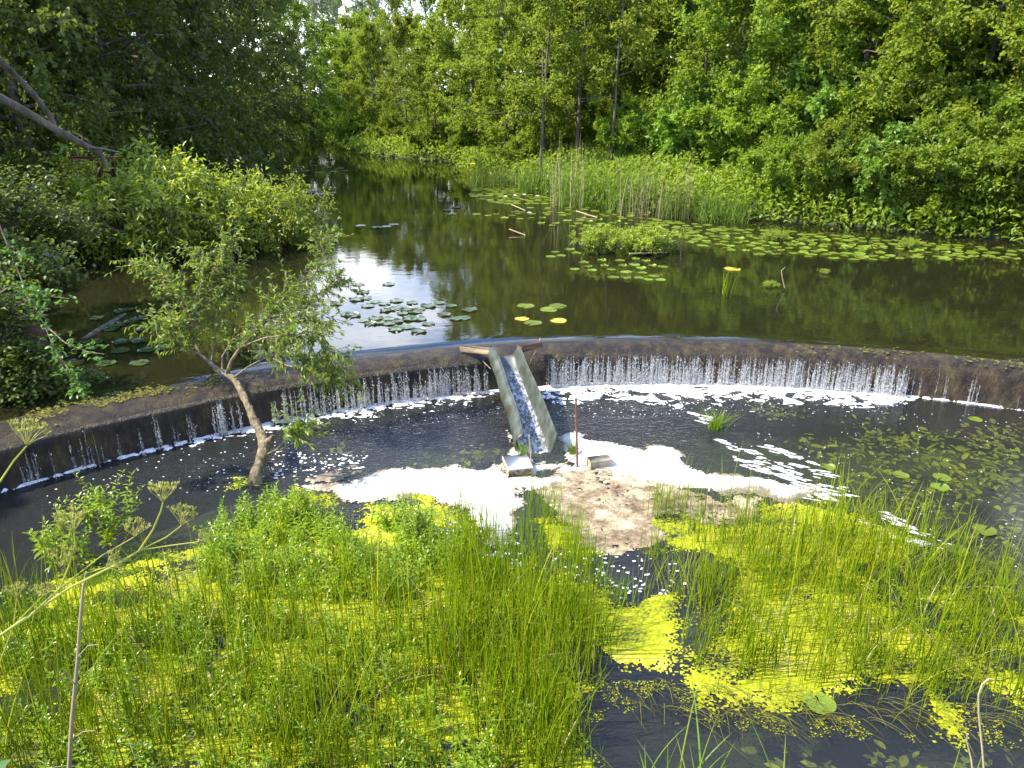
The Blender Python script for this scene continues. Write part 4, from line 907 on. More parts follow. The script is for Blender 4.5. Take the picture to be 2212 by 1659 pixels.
def left_bush(x, y, Y, R, n, label, seed, mat='dark', L=.07):
    b = PY(x, y, Y); r = np.random.default_rng(seed); t = thing('leafy_bush', label, 'shrub', tuple(b), 'leafy bushes at the left end of the weir')
    wa = Acc(); B = []; D = []
    for i in range(n):
        d = rv(r, 1)[0]*np.array([1, .8, 1]); d[2] = abs(d[2])*.9+.05; e = d*R*r.uniform(.5, 1)
        tube(wa, [(0, 0, -.3), e*.5, e], [.012, .008, .003], 4, cap=False)
        m_ = 34; u = r.random(m_)**.5; B.append(e*u[:, None]+r.normal(size=(m_, 3))*.09); D.append(rv(r, m_)*[1, 1, .5])
    B = np.concatenate(B); D = norm(np.concatenate(D)); k = len(B)
    V, T3, Q4, T = leaf_fine(B, D, norm(rv(r, k)*.5+[0, 0, 1]), L*r.uniform(.6, 1.2, k), L*r.uniform(.25, .34, k), r.random(k), .2)
    wa.build('stem', M['bark'], t, True); link('foliage', mesh('foliage', V, [T3, Q4], M[mat], T, True), t)
left_bush(20, 860, 9.3, .75, 55, 'dark leafy bush at the left edge above the weir crest', 51)
left_bush(130, 860, 9.6, .5, 30, 'small leafy bush on the mossy crest at the left', 52)
left_bush(-10, 700, 9.6, .8, 60, 'leafy bush high at the left edge beside the red brown panel', 53)
left_bush(60, 620, 11.2, 1.0, 75, 'dark leafy bush beyond the arching sapling at the left', 55, L=.09)
left_bush(110, 520, 13.5, 1.1, 75, 'dark leafy bush between the left edge and the willow thicket', 56, L=.10)
left_bush(45, 800, 9.5, .62, 60, 'dark leafy bush reaching down to the left end of the weir', 57)
left_bush(190, 845, 9.9, .28, 24, 'tiny leafy bush on the crest right of the small one', 58)
left_bush(0, 470, 12.5, 1.2, 70, 'shaded leafy bush at the left edge below the leaning trunk', 54, L=.09)

# ---------------------------------------------------------------- cow parsley, close to the lens on the embankment
def umbel(acc, c, up, R, r, n=15, tone=.6):
    R = R*.72
    up = norm(np.asarray(up, float)); s = norm(np.cross(up, [.3, 1, .2])); v = np.cross(up, s)
    for i in range(n):
        a = i/n*6.283+r.random()*.4; rr = R*(.35+.75*r.random()); e = c+up*R*r.uniform(.8, 1.15)+(s*math.cos(a)+v*math.sin(a))*rr
        tube(acc, [c, c+(e-c)*.5+up*R*.08, e], [R*.025, R*.02, R*.014], 4, tone, cap=False)
        for j in range(9):
            d = norm(up+rv(r, 1)[0]*.7); f = e+d*R*r.uniform(.16, .3)
            tube(acc, [e, f], [R*.010, R*.008], 3, tone, cap=False)
            tube(acc, [f, f+d*R*.10, f+d*R*.22], [R*.028, R*.044, R*.008], 4, r.random())
def parsley(name, label, stems, heads, base, seed, col='umbel'):
    t = thing(name, label, 'cow parsley', tuple(base), 'cow parsley stems close to the camera')
    r = np.random.default_rng(seed); a = Acc(); h = Acc()
    for s, w0, w1 in stems:
        pts = np.array([PY(*c) for c in s])-base; tube(a, pts, np.linspace(w0, w1, len(pts))*.7, 7, .35)
    for (x, y, Y), up, R in heads: umbel(h, PY(x, y, Y)-base, up, R, r)
    a.build('stem', M[col], t, True); h.build('flower_head', M[col], t, False)
Yp = 1.75
b0 = PY(-260, 1530, 1.55)
parsley('cow_parsley', 'branching green cow parsley stem slanting in from the left with seed heads', [
    ([(-260, 1530, 1.55), (-40, 1400, 1.65), (150, 1270, Yp), (260, 1215, Yp), (300, 1190, Yp), (330, 1145, Yp), (347, 1105, Yp), (352, 1085, Yp)], .0065, .0028),
    ([(-40, 1400, 1.65), (60, 1335, 1.7), (130, 1270, 1.7), (150, 1220, 1.72), (162, 1175, 1.72), (160, 1150, 1.72)], .005, .0025),
    ([(302, 1188, Yp), (360, 1160, Yp), (392, 1135, Yp)], .003, .002), ([(302, 1188, Yp), (370, 1178, Yp), (430, 1170, Yp)], .003, .002),
    ([(130, 1272, 1.7), (180, 1240, 1.7), (230, 1225, 1.7)], .0025, .002), ([(130, 1270, 1.7), (220, 1200, 1.7), (290, 1160, 1.7)], .0025, .0018)],
    [((352, 1085, Yp), (.1, .2, 1), .05), ((160, 1150, 1.72), (.1, .2, 1), .058), ((392, 1135, Yp), (.2, .2, 1), .05), ((430, 1170, Yp), (.8, .1, .6), .035), ((290, 1160, 1.7), (.3, .1, 1), .045), ((230, 1225, 1.7), (.8, .1, .5), .04), ((130, 1225, 1.7), (.3, .1, 1), .05)], b0, 61)
b1 = PY(-200, 1260, 1.75)
parsley('cow_parsley', 'single upright cow parsley seed head on a curved stem before the left weir', [
    ([(-200, 1260, 1.75), (-60, 1110, 1.9), (0, 1040, 2.0), (30, 995, 2.0), (58, 963, 2.0)], .006, .003)], [((58, 963, 2.0), (.25, .3, 1), .068)], b1, 62)
b2 = PY(-120, 1560, 1.7)
parsley('cow_parsley', 'small browning cow parsley umbel low at the left edge', [
    ([(-120, 1560, 1.7), (0, 1430, 1.7), (30, 1350, 1.7), (36, 1290, 1.7)], .004, .002), ([(30, 1350, 1.7), (70, 1310, 1.7), (90, 1290, 1.7)], .003, .002)], [((36, 1290, 1.7), (0, .2, 1), .035), ((90, 1290, 1.7), (.2, .2, 1), .035)], b2, 63)
# pale dead stem in front left
def line_thing(name, label, cat, pts, rad, mat, k=6, extra=()):
    pts = np.array(pts); b = pts[0].copy(); o = bpy.data.objects.new(name, None); a = Acc(); tube(a, pts-b, rad, k)
    for e, rr in extra: tube(a, np.array(e)-b, rr, 5)
    bpy.data.objects.remove(o); ob = a.build(name, M[mat], None, True); ob.location = b; return tag(ob, label, cat)
line_thing('dead_stem', 'pale dead stem with curled side shoots standing in the rushes at the lower left', 'dead stem',
           [PY(148, 1680, 3.3), PY(155, 1560, 3.4), PY(168, 1420, 3.5), PY(174, 1330, 3.55), PY(180, 1270, 3.6), PY(186, 1235, 3.6)], [.013, .012, .010, .009, .008, .005], 'dry', 7,
           [([PY(168, 1420, 3.5), PY(190, 1395, 3.45), PY(212, 1392, 3.4)], [.004, .003, .002]), ([PY(163, 1480, 3.45), PY(140, 1450, 3.4), PY(128, 1470, 3.4)], [.004, .003, .002]), ([PY(152, 1600, 3.4), PY(180, 1580, 3.35), PY(205, 1578, 3.3)], [.004, .003, .002])])
line_thing('dead_stem', 'weathered bare stick standing among the saplings at the left', 'dead stem', [PY(152, 1195, 6.6), PY(160, 1175, 6.6), PY(135, 1150, 6.5), PY(122, 1090, 6.4)], [.02, .02, .018, .012], 'dry')
line_thing('bent_stalk', 'pale dry stalk with a hooked top at the lower right corner', 'dry stalk',
           [PY(2128, 1700, 2.9), PY(2122, 1620, 2.95), PY(2114, 1540, 3), PY(2114, 1500, 3), PY(2122, 1478, 3), PY(2136, 1466, 3), PY(2150, 1466, 3)], [.0055, .005, .005, .005, .005, .0045, .003], 'dry')
line_thing('broken_stalk', 'short broken dry stalk left of the hooked one', 'dry stalk', [PY(2104, 1700, 2.9), PY(2098, 1640, 2.95), PY(2088, 1600, 3), PY(2090, 1585, 3)], [.0045, .0045, .004, .006], 'dry')
line_thing('orange_stem', 'thin orange dead stem arching through the rushes', 'dead stem', [P(780, 1560, .1), P(820, 1495, .2), P(860, 1465, .25), P(900, 1452, .28), P(960, 1440, .28)], .0045, 'rust')
line_thing('driftwood_stick', 'short grey stick lying on the duckweed in the left foreground', 'stick', [P(430, 1428, .03), P(445, 1450, .05), P(462, 1475, .03)], [.012, .022, .018], 'dry')
# broad blades bottom right, close
def grass_clump(name, label, cat, base, n, h, wd, lean, mat, seed, spread=.05, azm=0, azs=3):
    r = np.random.default_rng(seed); a = Acc(); blades(a, np.column_stack([r.normal(0, spread, (n, 2)), np.full(n, -.03)]), r.uniform(*h, n), r.uniform(*lean, n), r.normal(azm, azs, n), wd*r.uniform(.6, 1.2, n), r.random(n), 7)
    o = a.build(name, M[mat]); o.location = base; return tag(o, label, cat)
M['broadgrass'] = leafmat('broad_grass', (.14, .24, .03), (.30, .40, .08), .4, .4, .4, objvar=0)
grass_clump('reed_grass_clump', 'tall pale green broad grass blades rising from the bottom edge in front of open water', 'grass', PY(1470, 1760, 2.9), 26, (.35, .75), .009, (.1, .7), 'broadgrass', 71, .16)
grass_clump('reed_grass_clump', 'few broad grass blades at the bottom edge right of centre', 'grass', PY(1680, 1780, 2.9), 7, (.3, .6), .008, (.05, .5), 'broadgrass', 72, .07)
grass_clump('reed_grass_clump', 'pair of broad grass blades at the bottom right by the hooked stalk', 'grass', PY(2060, 1760, 2.9), 6, (.3, .55), .008, (.05, .4), 'broadgrass', 73, .04)
V, T3, Q4, T = leaf_fine(np.array([PY(-70, 1720, 1.5)]), np.array([[.72, .2, .66]]), np.array([[-.3, -.6, .8]]), .155, .030, np.array([.3]), .1)
o = link('large_leaf', mesh('large_leaf', V, [T3, Q4], M['broad'], T, True)); tag(o, 'blurry single green leaf in the bottom left corner', 'leaf')
# tussocks
grass_clump('sedge_tussock', 'dark sedge tussock standing alone in the pool right of the rusty rod', 'grass tussock', P(1545, 925, 0), 110, (.22, .42), .004, (.2, 1.3), 'rush', 74, .05)
grass_clump('grass_tuft', 'bright green grass tuft beside the rusty rod at the end of the trough', 'grass tuft', P(1237, 975, .05), 90, (.14, .28), .0035, (.1, 1.0), 'rush', 75, .035)
grass_clump('grass_tuft', 'yellowish grass tuft hanging from the lower left end of the trough', 'grass tuft', P(1128, 985, .12), 70, (.16, .3), .0035, (.2, 1.2), 'rush', 76, .03)
grass_clump('grass_tuft', 'small grass tuft at the left side of the white slab', 'grass tuft', P(1083, 1018, .02), 24, (.08, .18), .003, (.1, .9), 'rush', 77, .02)
grass_clump('rush_clump', 'small clump of thin upright rushes alone in the upper pond on the right', 'rushes', P(1565, 640, ZU), 14, (.35, .75), .008, (.03, .35), 'rush', 78, .14)

# ---------------------------------------------------------------- reeds and iris on the far bank
def reedbed(label, x0, x1, Y, n, h, mat, seed, wd=.011, lean=.3, name='reed_clump', dz=0):
    r = np.random.default_rng(seed); cx = PX((x0+x1)/2, Y, ZU); half = (PX(x1, Y, ZU)[0]-PX(x0, Y, ZU)[0])/2
    a = Acc(); b = np.column_stack([r.uniform(-half, half, n), r.normal(0, .45, n), np.full(n, -.1)])
    blades(a, b, r.uniform(*h, n), np.abs(r.normal(0, lean, n)), r.normal(0, 2.5, n), wd*r.uniform(.6, 1.5, n), np.clip(r.random(n)*.7+.3*fbm(b[:, 0]*2, b[:, 1], 2), 0, 1), 6)
    o = a.build(name, M[mat]); o.location = (cx[0], cx[1], ZU+dz); return tag(o, label, 'reeds', 'reeds along the middle bank')
reedbed('tall fresh reeds at the left end of the reed bed', 1200, 1300, 28.0, 190, (1.0, 2.6), 'reed', 81, lean=.45)
reedbed('dense green reeds in the middle of the reed bed', 1300, 1420, 26.6, 260, (.8, 2.3), 'reed', 82, lean=.5)
reedbed('lush green sedge at the right end of the reed bed', 1420, 1520, 25.2, 260, (.6, 1.6), 'reed', 83, lean=.6)
reedbed('drooping sedge tussock beside the willow bush', 1500, 1600, 24.6, 330, (.6, 1.5), 'reed', 84, lean=.9)
reedbed('straw coloured dead reed stalks among the green reeds', 1330, 1500, 25.0, 75, (.8, 2.5), 'dry', 85, wd=.007, lean=.2)
reedbed('few dead reed stalks left of the green reeds', 1180, 1260, 27.6, 30, (1.4, 2.8), 'dry', 86, wd=.010, lean=.08)
reedbed('iris leaves with broad blades below the forked alder', 1120, 1200, 31.6, 200, (.7, 1.5), 'reed', 87, wd=.02, lean=.5, name='iris_clump')
reedbed('sedge clump at the point of the bank', 1020, 1110, 33.5, 260, (.7, 1.4), 'reed', 88, lean=.6)
# yellow iris flower, water lily flowers
def blossom(name, label, cat, loc, R, mat, group=None):
    a = Acc(); r = np.random.default_rng(int(abs(loc[0])*100)); n = 14
    for ring, (rr, e) in enumerate(((1, .35), (.75, .9))):
        for i in range(8):
            g_ = i/8*6.283+ring*.4; d = np.array([[math.cos(g_)*math.cos(e), math.sin(g_)*math.cos(e), math.sin(e)]])
            V, T3, Q4, T = leaf_fine(np.zeros((1, 3)), d, np.array([[0, 0, 1.]]), R*rr, R*.28, np.array([.5]), -.15)
            a.add(V, T3, T); a.add(V, Q4, T)
    o = a.build(name, M[mat], None, True); o.location = loc; return tag(o, label, cat, group)
for i, (x, y) in enumerate([(2184//1, 0)]): pass
lil = [(1178, 410), (1188, 377), (1160, 425), (1132, 422), (1112, 424), (1180, 415), (1244, 415), (1143, 462), (1092, 426)]
lab = ['white water lily flower farthest right at the foot of the reeds', 'highest white water lily flower near the iris clump', 'white water lily flower in the middle of the far raft', 'white water lily flower left of the middle one', 'second white water lily flower from the left',
       'white water lily flower beside the dead reeds', 'white water lily flower at the edge of the reed bed', 'white water lily flower nearest the camera at the tip of the raft', 'leftmost white water lily flower of the far raft']
for (x, y), l_ in zip(lil, lab): blossom('water_lily_flower', l_, 'flower', tuple(P(x, y, ZU+.05)), .10, 'petal', 'white water lily flowers')
blossom('iris_flower', 'yellow iris flower at the point of the bank', 'flower', tuple(PY(1021, 357, 32.5)), .14, 'yel')

# ---------------------------------------------------------------- lily pads
def padmesh(seed, rad, mat, curl=.04):
    r = np.random.default_rng(seed); k = 26; notch = .28
    a = np.linspace(notch/2, 6.283-notch/2, k); rr = rad*(1+.03*np.sin(a*3+seed)+r.normal(0, .012, k))*(1+.08*np.cos(a))
    V = [(rad*.12*1, 0, .0)]
    for f, zz in ((.5, .002), (.88, .001), (1, curl*rad)):
        V += [(rr[i]*f*math.cos(a[i]), rr[i]*f*math.sin(a[i]), zz*(1+.8*math.sin(a[i]*4+seed))) for i in range(k)]
    V[0] = (-.02*rad, 0, -.003); V = np.array(V)+[0, 0, .006]; q3 = [(0, 1+i, 2+i) for i in range(k-1)]; q4 = []
    for s in range(2): q4 += [(1+s*k+i, 1+(s+1)*k+i, 2+(s+1)*k+i, 2+s*k+i) for i in range(k-1)]
    return mesh('lily_pad', V, [np.array(q3), np.array(q4)], mat, np.full(len(V), .5), True)
PADS = {m: [padmesh(i, .165, M[m], c) for i, c in ((1, .02), (2, .10), (3, .05))] for m in ('pad', 'padgrey', 'padyel')}
npad = 0
def pad(x, y, s, mat, label, group, rz=None, yz=ZU):
    global npad; npad += 1
    p = P(x, y, yz); o = link('lily_pad', random.choice(PADS[mat])); o.location = (p[0], p[1], yz+random.random()*.006+.002); o.rotation_euler = (random.uniform(-.02, .02), random.uniform(-.02, .02), rz if rz is not None else R90())
    o.scale = (s, s, 1); return tag(o, label, 'lily pad', group)
def raft(poly, n, smin, smax, mat, label, group, mind=.27, seed=0, thr=.0):
    r = np.random.default_rng(seed); W = wpoly(poly, ZU); pts = []; tries = 0
    c = scatter(W, n*30, r); dn = fbm(c[:, 0]*.9, c[:, 1]*.9, 3); c = c[dn > thr]
    for q in c:
        if all((q[0]-p[0])**2+(q[1]-p[1])**2 > mind*mind for p in pts): pts.append(q)
        if len(pts) >= n: break
    return pts
groups = [
    ([(1400, 470), (1560, 490), (1780, 505), (2000, 525), (2230, 540), (2230, 562), (1990, 562), (1800, 562), (1640, 550), (1500, 530), (1400, 515)], 215, .6, 1.05, 'pad', 'bright green lily pad in the dense raft under the willow bushes', 'pads of the dense right raft', .27, 1),
    ([(1180, 440), (1400, 460), (1400, 515), (1300, 505), (1200, 490), (1130, 475), (1010, 466), (1090, 455)], 75, .55, .95, 'pad', 'yellowish lily pad in the raft in front of the reeds', 'pads of the raft before the reeds', .33, 2),
    ([(1020, 400), (1100, 400), (1200, 420), (1300, 440), (1180, 442), (1080, 440), (1020, 425)], 130, .7, 1.1, 'padgrey', 'dull lily pad in the far raft near the iris clump', 'pads of the far raft', .30, 3)]
indiv = 0; extra = []
for poly, n, s0, s1, mat, label, grp, md, sd in groups:
    pts = raft(poly, n, s0, s1, mat, label, grp, md, sd)
    cut = {'pads of the dense right raft': 125, 'pads of the raft before the reeds': 48}.get(grp, 0)
    for i_, q in enumerate(sorted(pts, key=lambda p_: p_[0]**2+p_[1]**2)):
        s = random.uniform(s0, s1)
        if i_ >= cut: extra.append((q, s)); continue
        o = link('lily_pad', random.choice(PADS[mat])); o.location = (q[0], q[1], ZU+.004+random.random()*.012); o.rotation_euler = (random.uniform(-.06, .06), random.uniform(-.06, .06), R90()); o.scale = (s, s, 1)
        tag(o, label, 'lily pad', grp); indiv += 1
acc = Acc()
for q, s in extra:
    k = 14; a_ = np.arange(k)/k*6.283; V = np.column_stack([q[0]+.17*s*np.cos(a_), q[1]+.17*s*np.sin(a_), np.full(k, ZU+.008+.006*random.random())]); acc.add(V, [list(range(k))], random.random())
tag(acc.build('far_lily_pads', M['pad']), 'far lily pads too small to count at the back of the rafts', 'lily pads', kind='stuff')
cl = [(1242, 582), (1270, 577), (1280, 585), (1305, 575), (1320, 583), (1262, 568), (1300, 563), (1345, 575), (1370, 573), (1385, 580), (1410, 575), (1432, 577), (1352, 588), (1388, 590), (1412, 597), (1380, 601), (1428, 605), (1400, 605), (1352, 602), (1340, 563), (1372, 560), (1395, 565), (1325, 600), (1190, 555), (1212, 553), (1200, 545), (1245, 548), (1230, 540)]
for x, y in cl: pad(x, y, random.uniform(.6, .85), 'pad', 'round lily pad in the loose group nearest the camera before the island bush', 'pads of the loose middle group')
near = [(1136, 662, 1.05, 'pad', 'lily pad alone right of the sky reflection, upper left of a small group'), (1203, 662, 1.05, 'pad', 'paired lily pad at the right of the small group behind the crest'), (1183, 670, 1.0, 'pad', 'lily pad overlapping its neighbour in the small group behind the crest'),
        (1152, 699, 1.0, 'pad', 'flat lily pad nearest the crest above the trough'), (1208, 694, .9, 'padyel', 'yellowing lily pad floating above the right wooden board'), (1127, 690, .8, 'padyel', 'half sunk yellow lily pad left of the flat one'),
        (1580, 583, 1.15, 'padyel', 'single yellow lily pad alone beside the small rush clump')]
for x, y, s, m_, l_ in near: pad(x, y, s, m_, l_, None)
sk = [(773, 615), (784, 632), (840, 615), (770, 648), (790, 645), (812, 653), (830, 657), (864, 664), (795, 662), (750, 680), (762, 682), (790, 693), (815, 697), (833, 672), (850, 668), (880, 670), (905, 668), (895, 674), (870, 678), (812, 690), (838, 690), (860, 695), (885, 690), (840, 700), (800, 700), (905, 690), (960, 680), (975, 662), (1015, 671), (950, 655), (985, 690), (1000, 688), (890, 655), (857, 651), (725, 658), (708, 700), (925, 662), (880, 708), (905, 716), (855, 712), (925, 700)]
for x, y in sk: pad(x, y, random.uniform(.65, .95), 'padgrey', 'grey green lily pad lying on the reflected sky', 'pads on the sky reflection')
dk = [(262, 673), (280, 669), (300, 690), (284, 695), (253, 704), (240, 712), (262, 740), (300, 738), (312, 712), (345, 701), (262, 758), (315, 758), (210, 688), (300, 786), (230, 786), (160, 786), (205, 740), (355, 752)]
for x, y in dk: pad(x, y, random.uniform(.75, .95), 'padgrey', 'dim lily pad on the black shaded water at the left', 'pads on the shaded water')
fr = [(780, 488), (812, 492), (834, 490), (850, 486), (965, 455), (975, 463), (985, 449)]
for x, y in fr: pad(x, y, 1.0, 'padgrey', 'small lily pad alone in the dark mid pond', 'stray pads in the mid pond')
for x, y in [(640, 372), (660, 370), (690, 373), (720, 371), (745, 369), (650, 360), (680, 358), (710, 362), (640, 366), (735, 364), (668, 416), (690, 420), (715, 417), (680, 412)]: pad(x, y, 1.3, 'padgrey', 'far pale lily pad glinting on the narrow channel', 'far pads in the channel')
low = [(1772, 1523, 1.0, 'large green lily pad floating at the edge of the foreground rushes'), (1946, 1028, .85, 'left lily pad of the three in the lower pool'), (2035, 1032, .9, 'upper right lily pad of the three in the lower pool'), (2030, 1055, .9, 'lowest lily pad of the three in the lower pool'),
       (2108, 907, .8, 'small lily pad near the weir foot at the right'), (2125, 1148, 1.0, 'lily pad half folded near the right edge of the lower pool'), (2068, 1192, .9, 'lily pad caught in the foam streaks behind the rushes'), (1790, 1012, .8, 'pale lily pad stuck in the foam streaks')]
for x, y, s, l_ in low: pad(x, y, s*.72, 'pad', l_, None, yz=0.0 if True else 0)

# ---------------------------------------------------------------- island bush and twigs in the pond
PROTO['island'] = make_shrub(121, .75, 1.05, 'salix', nst=10, leafL=.08, leafW=.2, prim=5, sec=4, tw=5, per=8, twl=.2)
for x, y, s, lab_ in [(1300, 545, .85, 'grey green willow herb patch left part growing in the lily raft'), (1395, 545, .9, 'grey green willow patch right part growing in the lily raft'), (1680, 520, .42, 'small bright sprig growing out of the lily raft'),
                    (1960, 535, .35, 'small sprig in the raft near the right edge'), (1780, 590, .16, 'tiny sprig in open water below the raft'), (1665, 620, .2, 'tiny leafy sprig on the dark water right of the rush clump')]:
    p = P(x, y, ZU); place('island', 'willow_sprig', lab_, 'water plant', (p[0], p[1], ZU-.03), R90(), s, 'sprigs growing out of the pond')
line_thing('bare_twig', 'thin forked bare twig sticking out of the pond on the right', 'twig', [PY(1695, 622, 15.2), PY(1690, 600, 15.2), PY(1688, 585, 15.2), PY(1696, 577, 15.2)], [.012, .010, .008, .004], 'dry', 5)
for a_, b_, l_ in [((1105, 442), (1135, 455), 'pale stick floating in the raft left of the reeds'), ((1245, 456), (1290, 470), 'long pale stick lying on the lily pads before the reeds'), ((1100, 495), (1135, 508), 'pale stick slanting into the water at the raft tip'), ((1360, 548), (1440, 545), 'reddish stick lying along the front of the island bush')]:
    line_thing('floating_stick', l_, 'stick', [P(*a_, ZU+.12), P(*b_, ZU+.02)], [.02, .015], 'dry', 5)

# ---------------------------------------------------------------- submerged weed
def submerged():
    r = np.random.default_rng(90); acc = Acc()
    for poly, n, lv, zz in (([(1720, 920), (2212, 900), (2230, 1250), (2050, 1130), (1850, 1020)], 120, 0, -.06), ([(1700, 1560), (2212, 1560), (2230, 1700), (1500, 1700)], 40, 0, -.30), ([(700, 930), (1080, 950), (1060, 1000), (760, 990)], 14, 0, -.10),
                        ([(1620, 830), (1950, 850), (1950, 900), (1650, 900)], 12, 0, -.1), ([(1600, 690), (2212, 690), (2230, 760), (1700, 725)], 22, ZU, -.05), ([(1500, 610), (2212, 590), (2212, 700), (1500, 700)], 70, ZU, -.16), ([(1000, 690), (1120, 690), (1100, 730), (1000, 730)], 8, ZU, -.06)):
        for c in scatter(wpoly(poly, lv), n, r):
            k = 9; s = r.uniform(.03, .075)*(1.3 if lv else 1)
            for _ in range(k):
                a = r.random()*6.28; d = np.array([[math.cos(a), math.sin(a), r.uniform(-.1, .3)]]); b = np.array([[c[0]+r.normal()*.10, c[1]+r.normal()*.08, lv+zz-r.random()*.16]])
                V, T3, Q4, T = leaf_fine(b, d, norm(np.array([[r.normal()*.3, r.normal()*.3, 1.]])), s*r.uniform(1.3, 2.6), s*r.uniform(.25, .6), np.array([r.random()]), r.uniform(-.1, .4))
                V[:, 2] = np.minimum(V[:, 2], lv-.02); acc.add(V, T3, T); acc.add(V, Q4, T)
    return acc.build('underwater_weed', M['sub'], None, True)
tag(submerged(), 'yellow green leaves of water weed below the surface', 'water weed', kind='stuff')
# moss along the left crest
acc = Acc(); r = np.random.default_rng(95)
for i in range(900):
    a = crest_angle(r.uniform(60, 480) if i < 650 else r.uniform(1700, 2212)); wt = r.random()
    rc = CR-.22+r.normal()*.10+(.25*wt if i < 650 else 0); p = arc(CX, CY, rc, a)
    if i >= 650 and r.random() < .5: continue
    if fbm(np.array(p[0]*1.5), np.array(p[1]*1.5), 3) < .42: continue
    flakes(acc, [p], .012, .035, ZU-.005 if rc > CR-.3 else ZU-.04)
tag(acc.build('moss', leafmat('moss', (.05, .045, .010), (.16, .15, .02), .1, .8, .2)), 'olive moss and algae on the crest of the weir', 'moss', kind='stuff')

# ================================================================ OBJECTS AT THE WEIR
# grey plastic trough that carries water from the crest into the pool
def trough():
    ys = [(12.05), (11.75), (11.3), (10.8), (10.3), (9.8), (9.45)]
    Lr = [(1066, 748), (1074, 765), (1085, 789), (1098, 834), (1113, 870), (1123, 907), (1130, 938)]
    Rr = [(1119, 747), (1128, 760), (1138, 787), (1156, 826), (1174, 866), (1188, 902), (1203, 941)]
    zr = [.80, .76, .68, .56, .45, .36, .28]
    L = np.array([P(x, y, z) for (x, y), z in zip(Lr, zr)]); R = np.array([P(x, y, z) for (x, y), z in zip(Rr, zr)])
    # finer sampling
    u = np.linspace(0, 6, 37); L = np.column_stack([np.interp(u, range(7), L[:, k]) for k in range(3)]); R = np.column_stack([np.interp(u, range(7), R[:, k]) for k in range(3)])
    for _ in range(4):
        for A_ in (L, R): A_[1:-1] = (A_[:-2]+2*A_[1:-1]+A_[2:])/4
    dep = np.interp(u, [0, 1, 3, 6], [.18, .28, .33, .33])
    base = (L[-1]+R[-1])/2; base[2] = 0
    t = thing('drain_trough', 'bent grey plastic trough leading water from the crest down into the pool', 'trough', tuple(base))
    th = .012; rows_o = []; rows_i = []
    for i in range(len(u)):
        l, r_ = L[i], R[i]; w_ = r_-l; o = []; q = []
        for s, d in ((0, 0), (-.16, .25), (-.17, .6), (-.03, .92), (.25, 1), (.72, 1), (.94, .9), (.99, .62), (1.0, .3), (1, 0)):
            pt = l+w_*(s-.16*d)-np.array([0, 0, dep[i]*d]); o.append(pt); c = (l+r_)/2-w_*.07-np.array([0, 0, dep[i]*.45]); q.append(pt+(c-pt)/np.linalg.norm(c-pt)*th)
        rows_o.append(o); rows_i.append(q)
    O = np.array(rows_o); I = np.array(rows_i); n, k, _ = O.shape
    V = np.concatenate([O.reshape(-1, 3), I.reshape(-1, 3)])-base; i = np.arange(n-1)[:, None]*k; j = np.arange(k-1)[None]
    f1_ = np.stack([i+j, i+j+1, i+k+j+1, i+k+j], -1).reshape(-1, 4); f2_ = f1_[:, ::-1]+n*k
    ii = np.arange(n-1); rim = np.concatenate([np.stack([ii*k, ii*k+k, ii*k+k+n*k, ii*k+n*k], -1), np.stack([ii*k+k-1, ii*k+k-1+n*k, ii*k+2*k-1+n*k, ii*k+2*k-1], -1)])
    jj = np.arange(k-1); e = (n-1)*k; ends = np.concatenate([np.stack([jj, jj+n*k, jj+1+n*k, jj+1], -1), np.stack([e+jj, e+jj+1, e+jj+1+n*k, e+jj+n*k], -1)])
    link('channel', mesh('channel', V, np.concatenate([f1_, f2_, rim, ends]), M['trough'], None, True), t)
    # rolled rims
    a = Acc(); tube(a, L-base+[0, 0, .002], .013, 8); a.build('rim', M['trough'], t, True)
    a = Acc(); tube(a, R-base+[0, 0, .002], .013, 8); a.build('rim', M['trough'], t, True)
    # running water: rough sheet plus spray
    r = np.random.default_rng(12); m_ = 17; nn = 110; uu = np.linspace(.0, 1, nn); G = []
    for a_ in uu:
        ix = a_*(len(u)-1); i0 = min(int(ix), len(u)-2); fr_ = ix-i0; l = L[i0]*(1-fr_)+L[i0+1]*fr_; r_ = R[i0]*(1-fr_)+R[i0+1]*fr_; d = np.interp(ix, range(len(u)), dep)
        G.append([l+(r_-l)*(-.10+.88*s)-np.array([0, 0, d*(.80+.14*(1-(2*s-1)**2))])+np.array([0, 0, (.035*a_+.004)*r.random()]) for s in np.linspace(0, 1, m_)])
    G = np.array(G); V = G.reshape(-1, 3); i = np.arange(nn-1)[:, None]*m_; j = np.arange(m_-1)[None]
    Fc = np.stack([i+j, i+j+1, i+m_+j+1, i+m_+j], -1).reshape(-1, 4); af = np.repeat(uu, m_)
    tn = r.random((nn, m_))**1.6*1.5; tn = (tn[:, :]+np.roll(tn, 1, 0)+np.roll(tn, 2, 0)*.6+np.roll(tn, 1, 1)*.3)/2.9
    tone = np.where(af < .22, .08, np.clip((tn.ravel()-.42)*2.0, .02, .85))
    o = link('running_water', mesh('running_water', V, Fc, M['fall'], tone, True)); tag(o, 'white rushing water tumbling down inside the grey trough', 'water', kind='stuff')
    a = Acc()
    for _ in range(900):
        q = int(r.uniform(.2, 1)*(nn-1)); s = int(r.normal(m_/2, 3)) % m_; c = G[q, s]+[r.normal()*.01, r.normal()*.01, r.random()**2*.09]; z = r.uniform(.003, .008)
        a.add(c+np.array([(z, 0, 0), (-z, 0, 0), (0, z, 0), (0, -z, 0), (0, 0, z), (0, 0, -z)]), [(0, 2, 4), (2, 1, 4), (1, 3, 4), (3, 0, 4), (2, 0, 5), (1, 2, 5), (3, 1, 5), (0, 3, 5)], .95)
    tag(a.build('spray', M['fall']), 'white spray drops above the water in the trough', 'spray', kind='stuff')
    return L, R
TL, TR = trough()
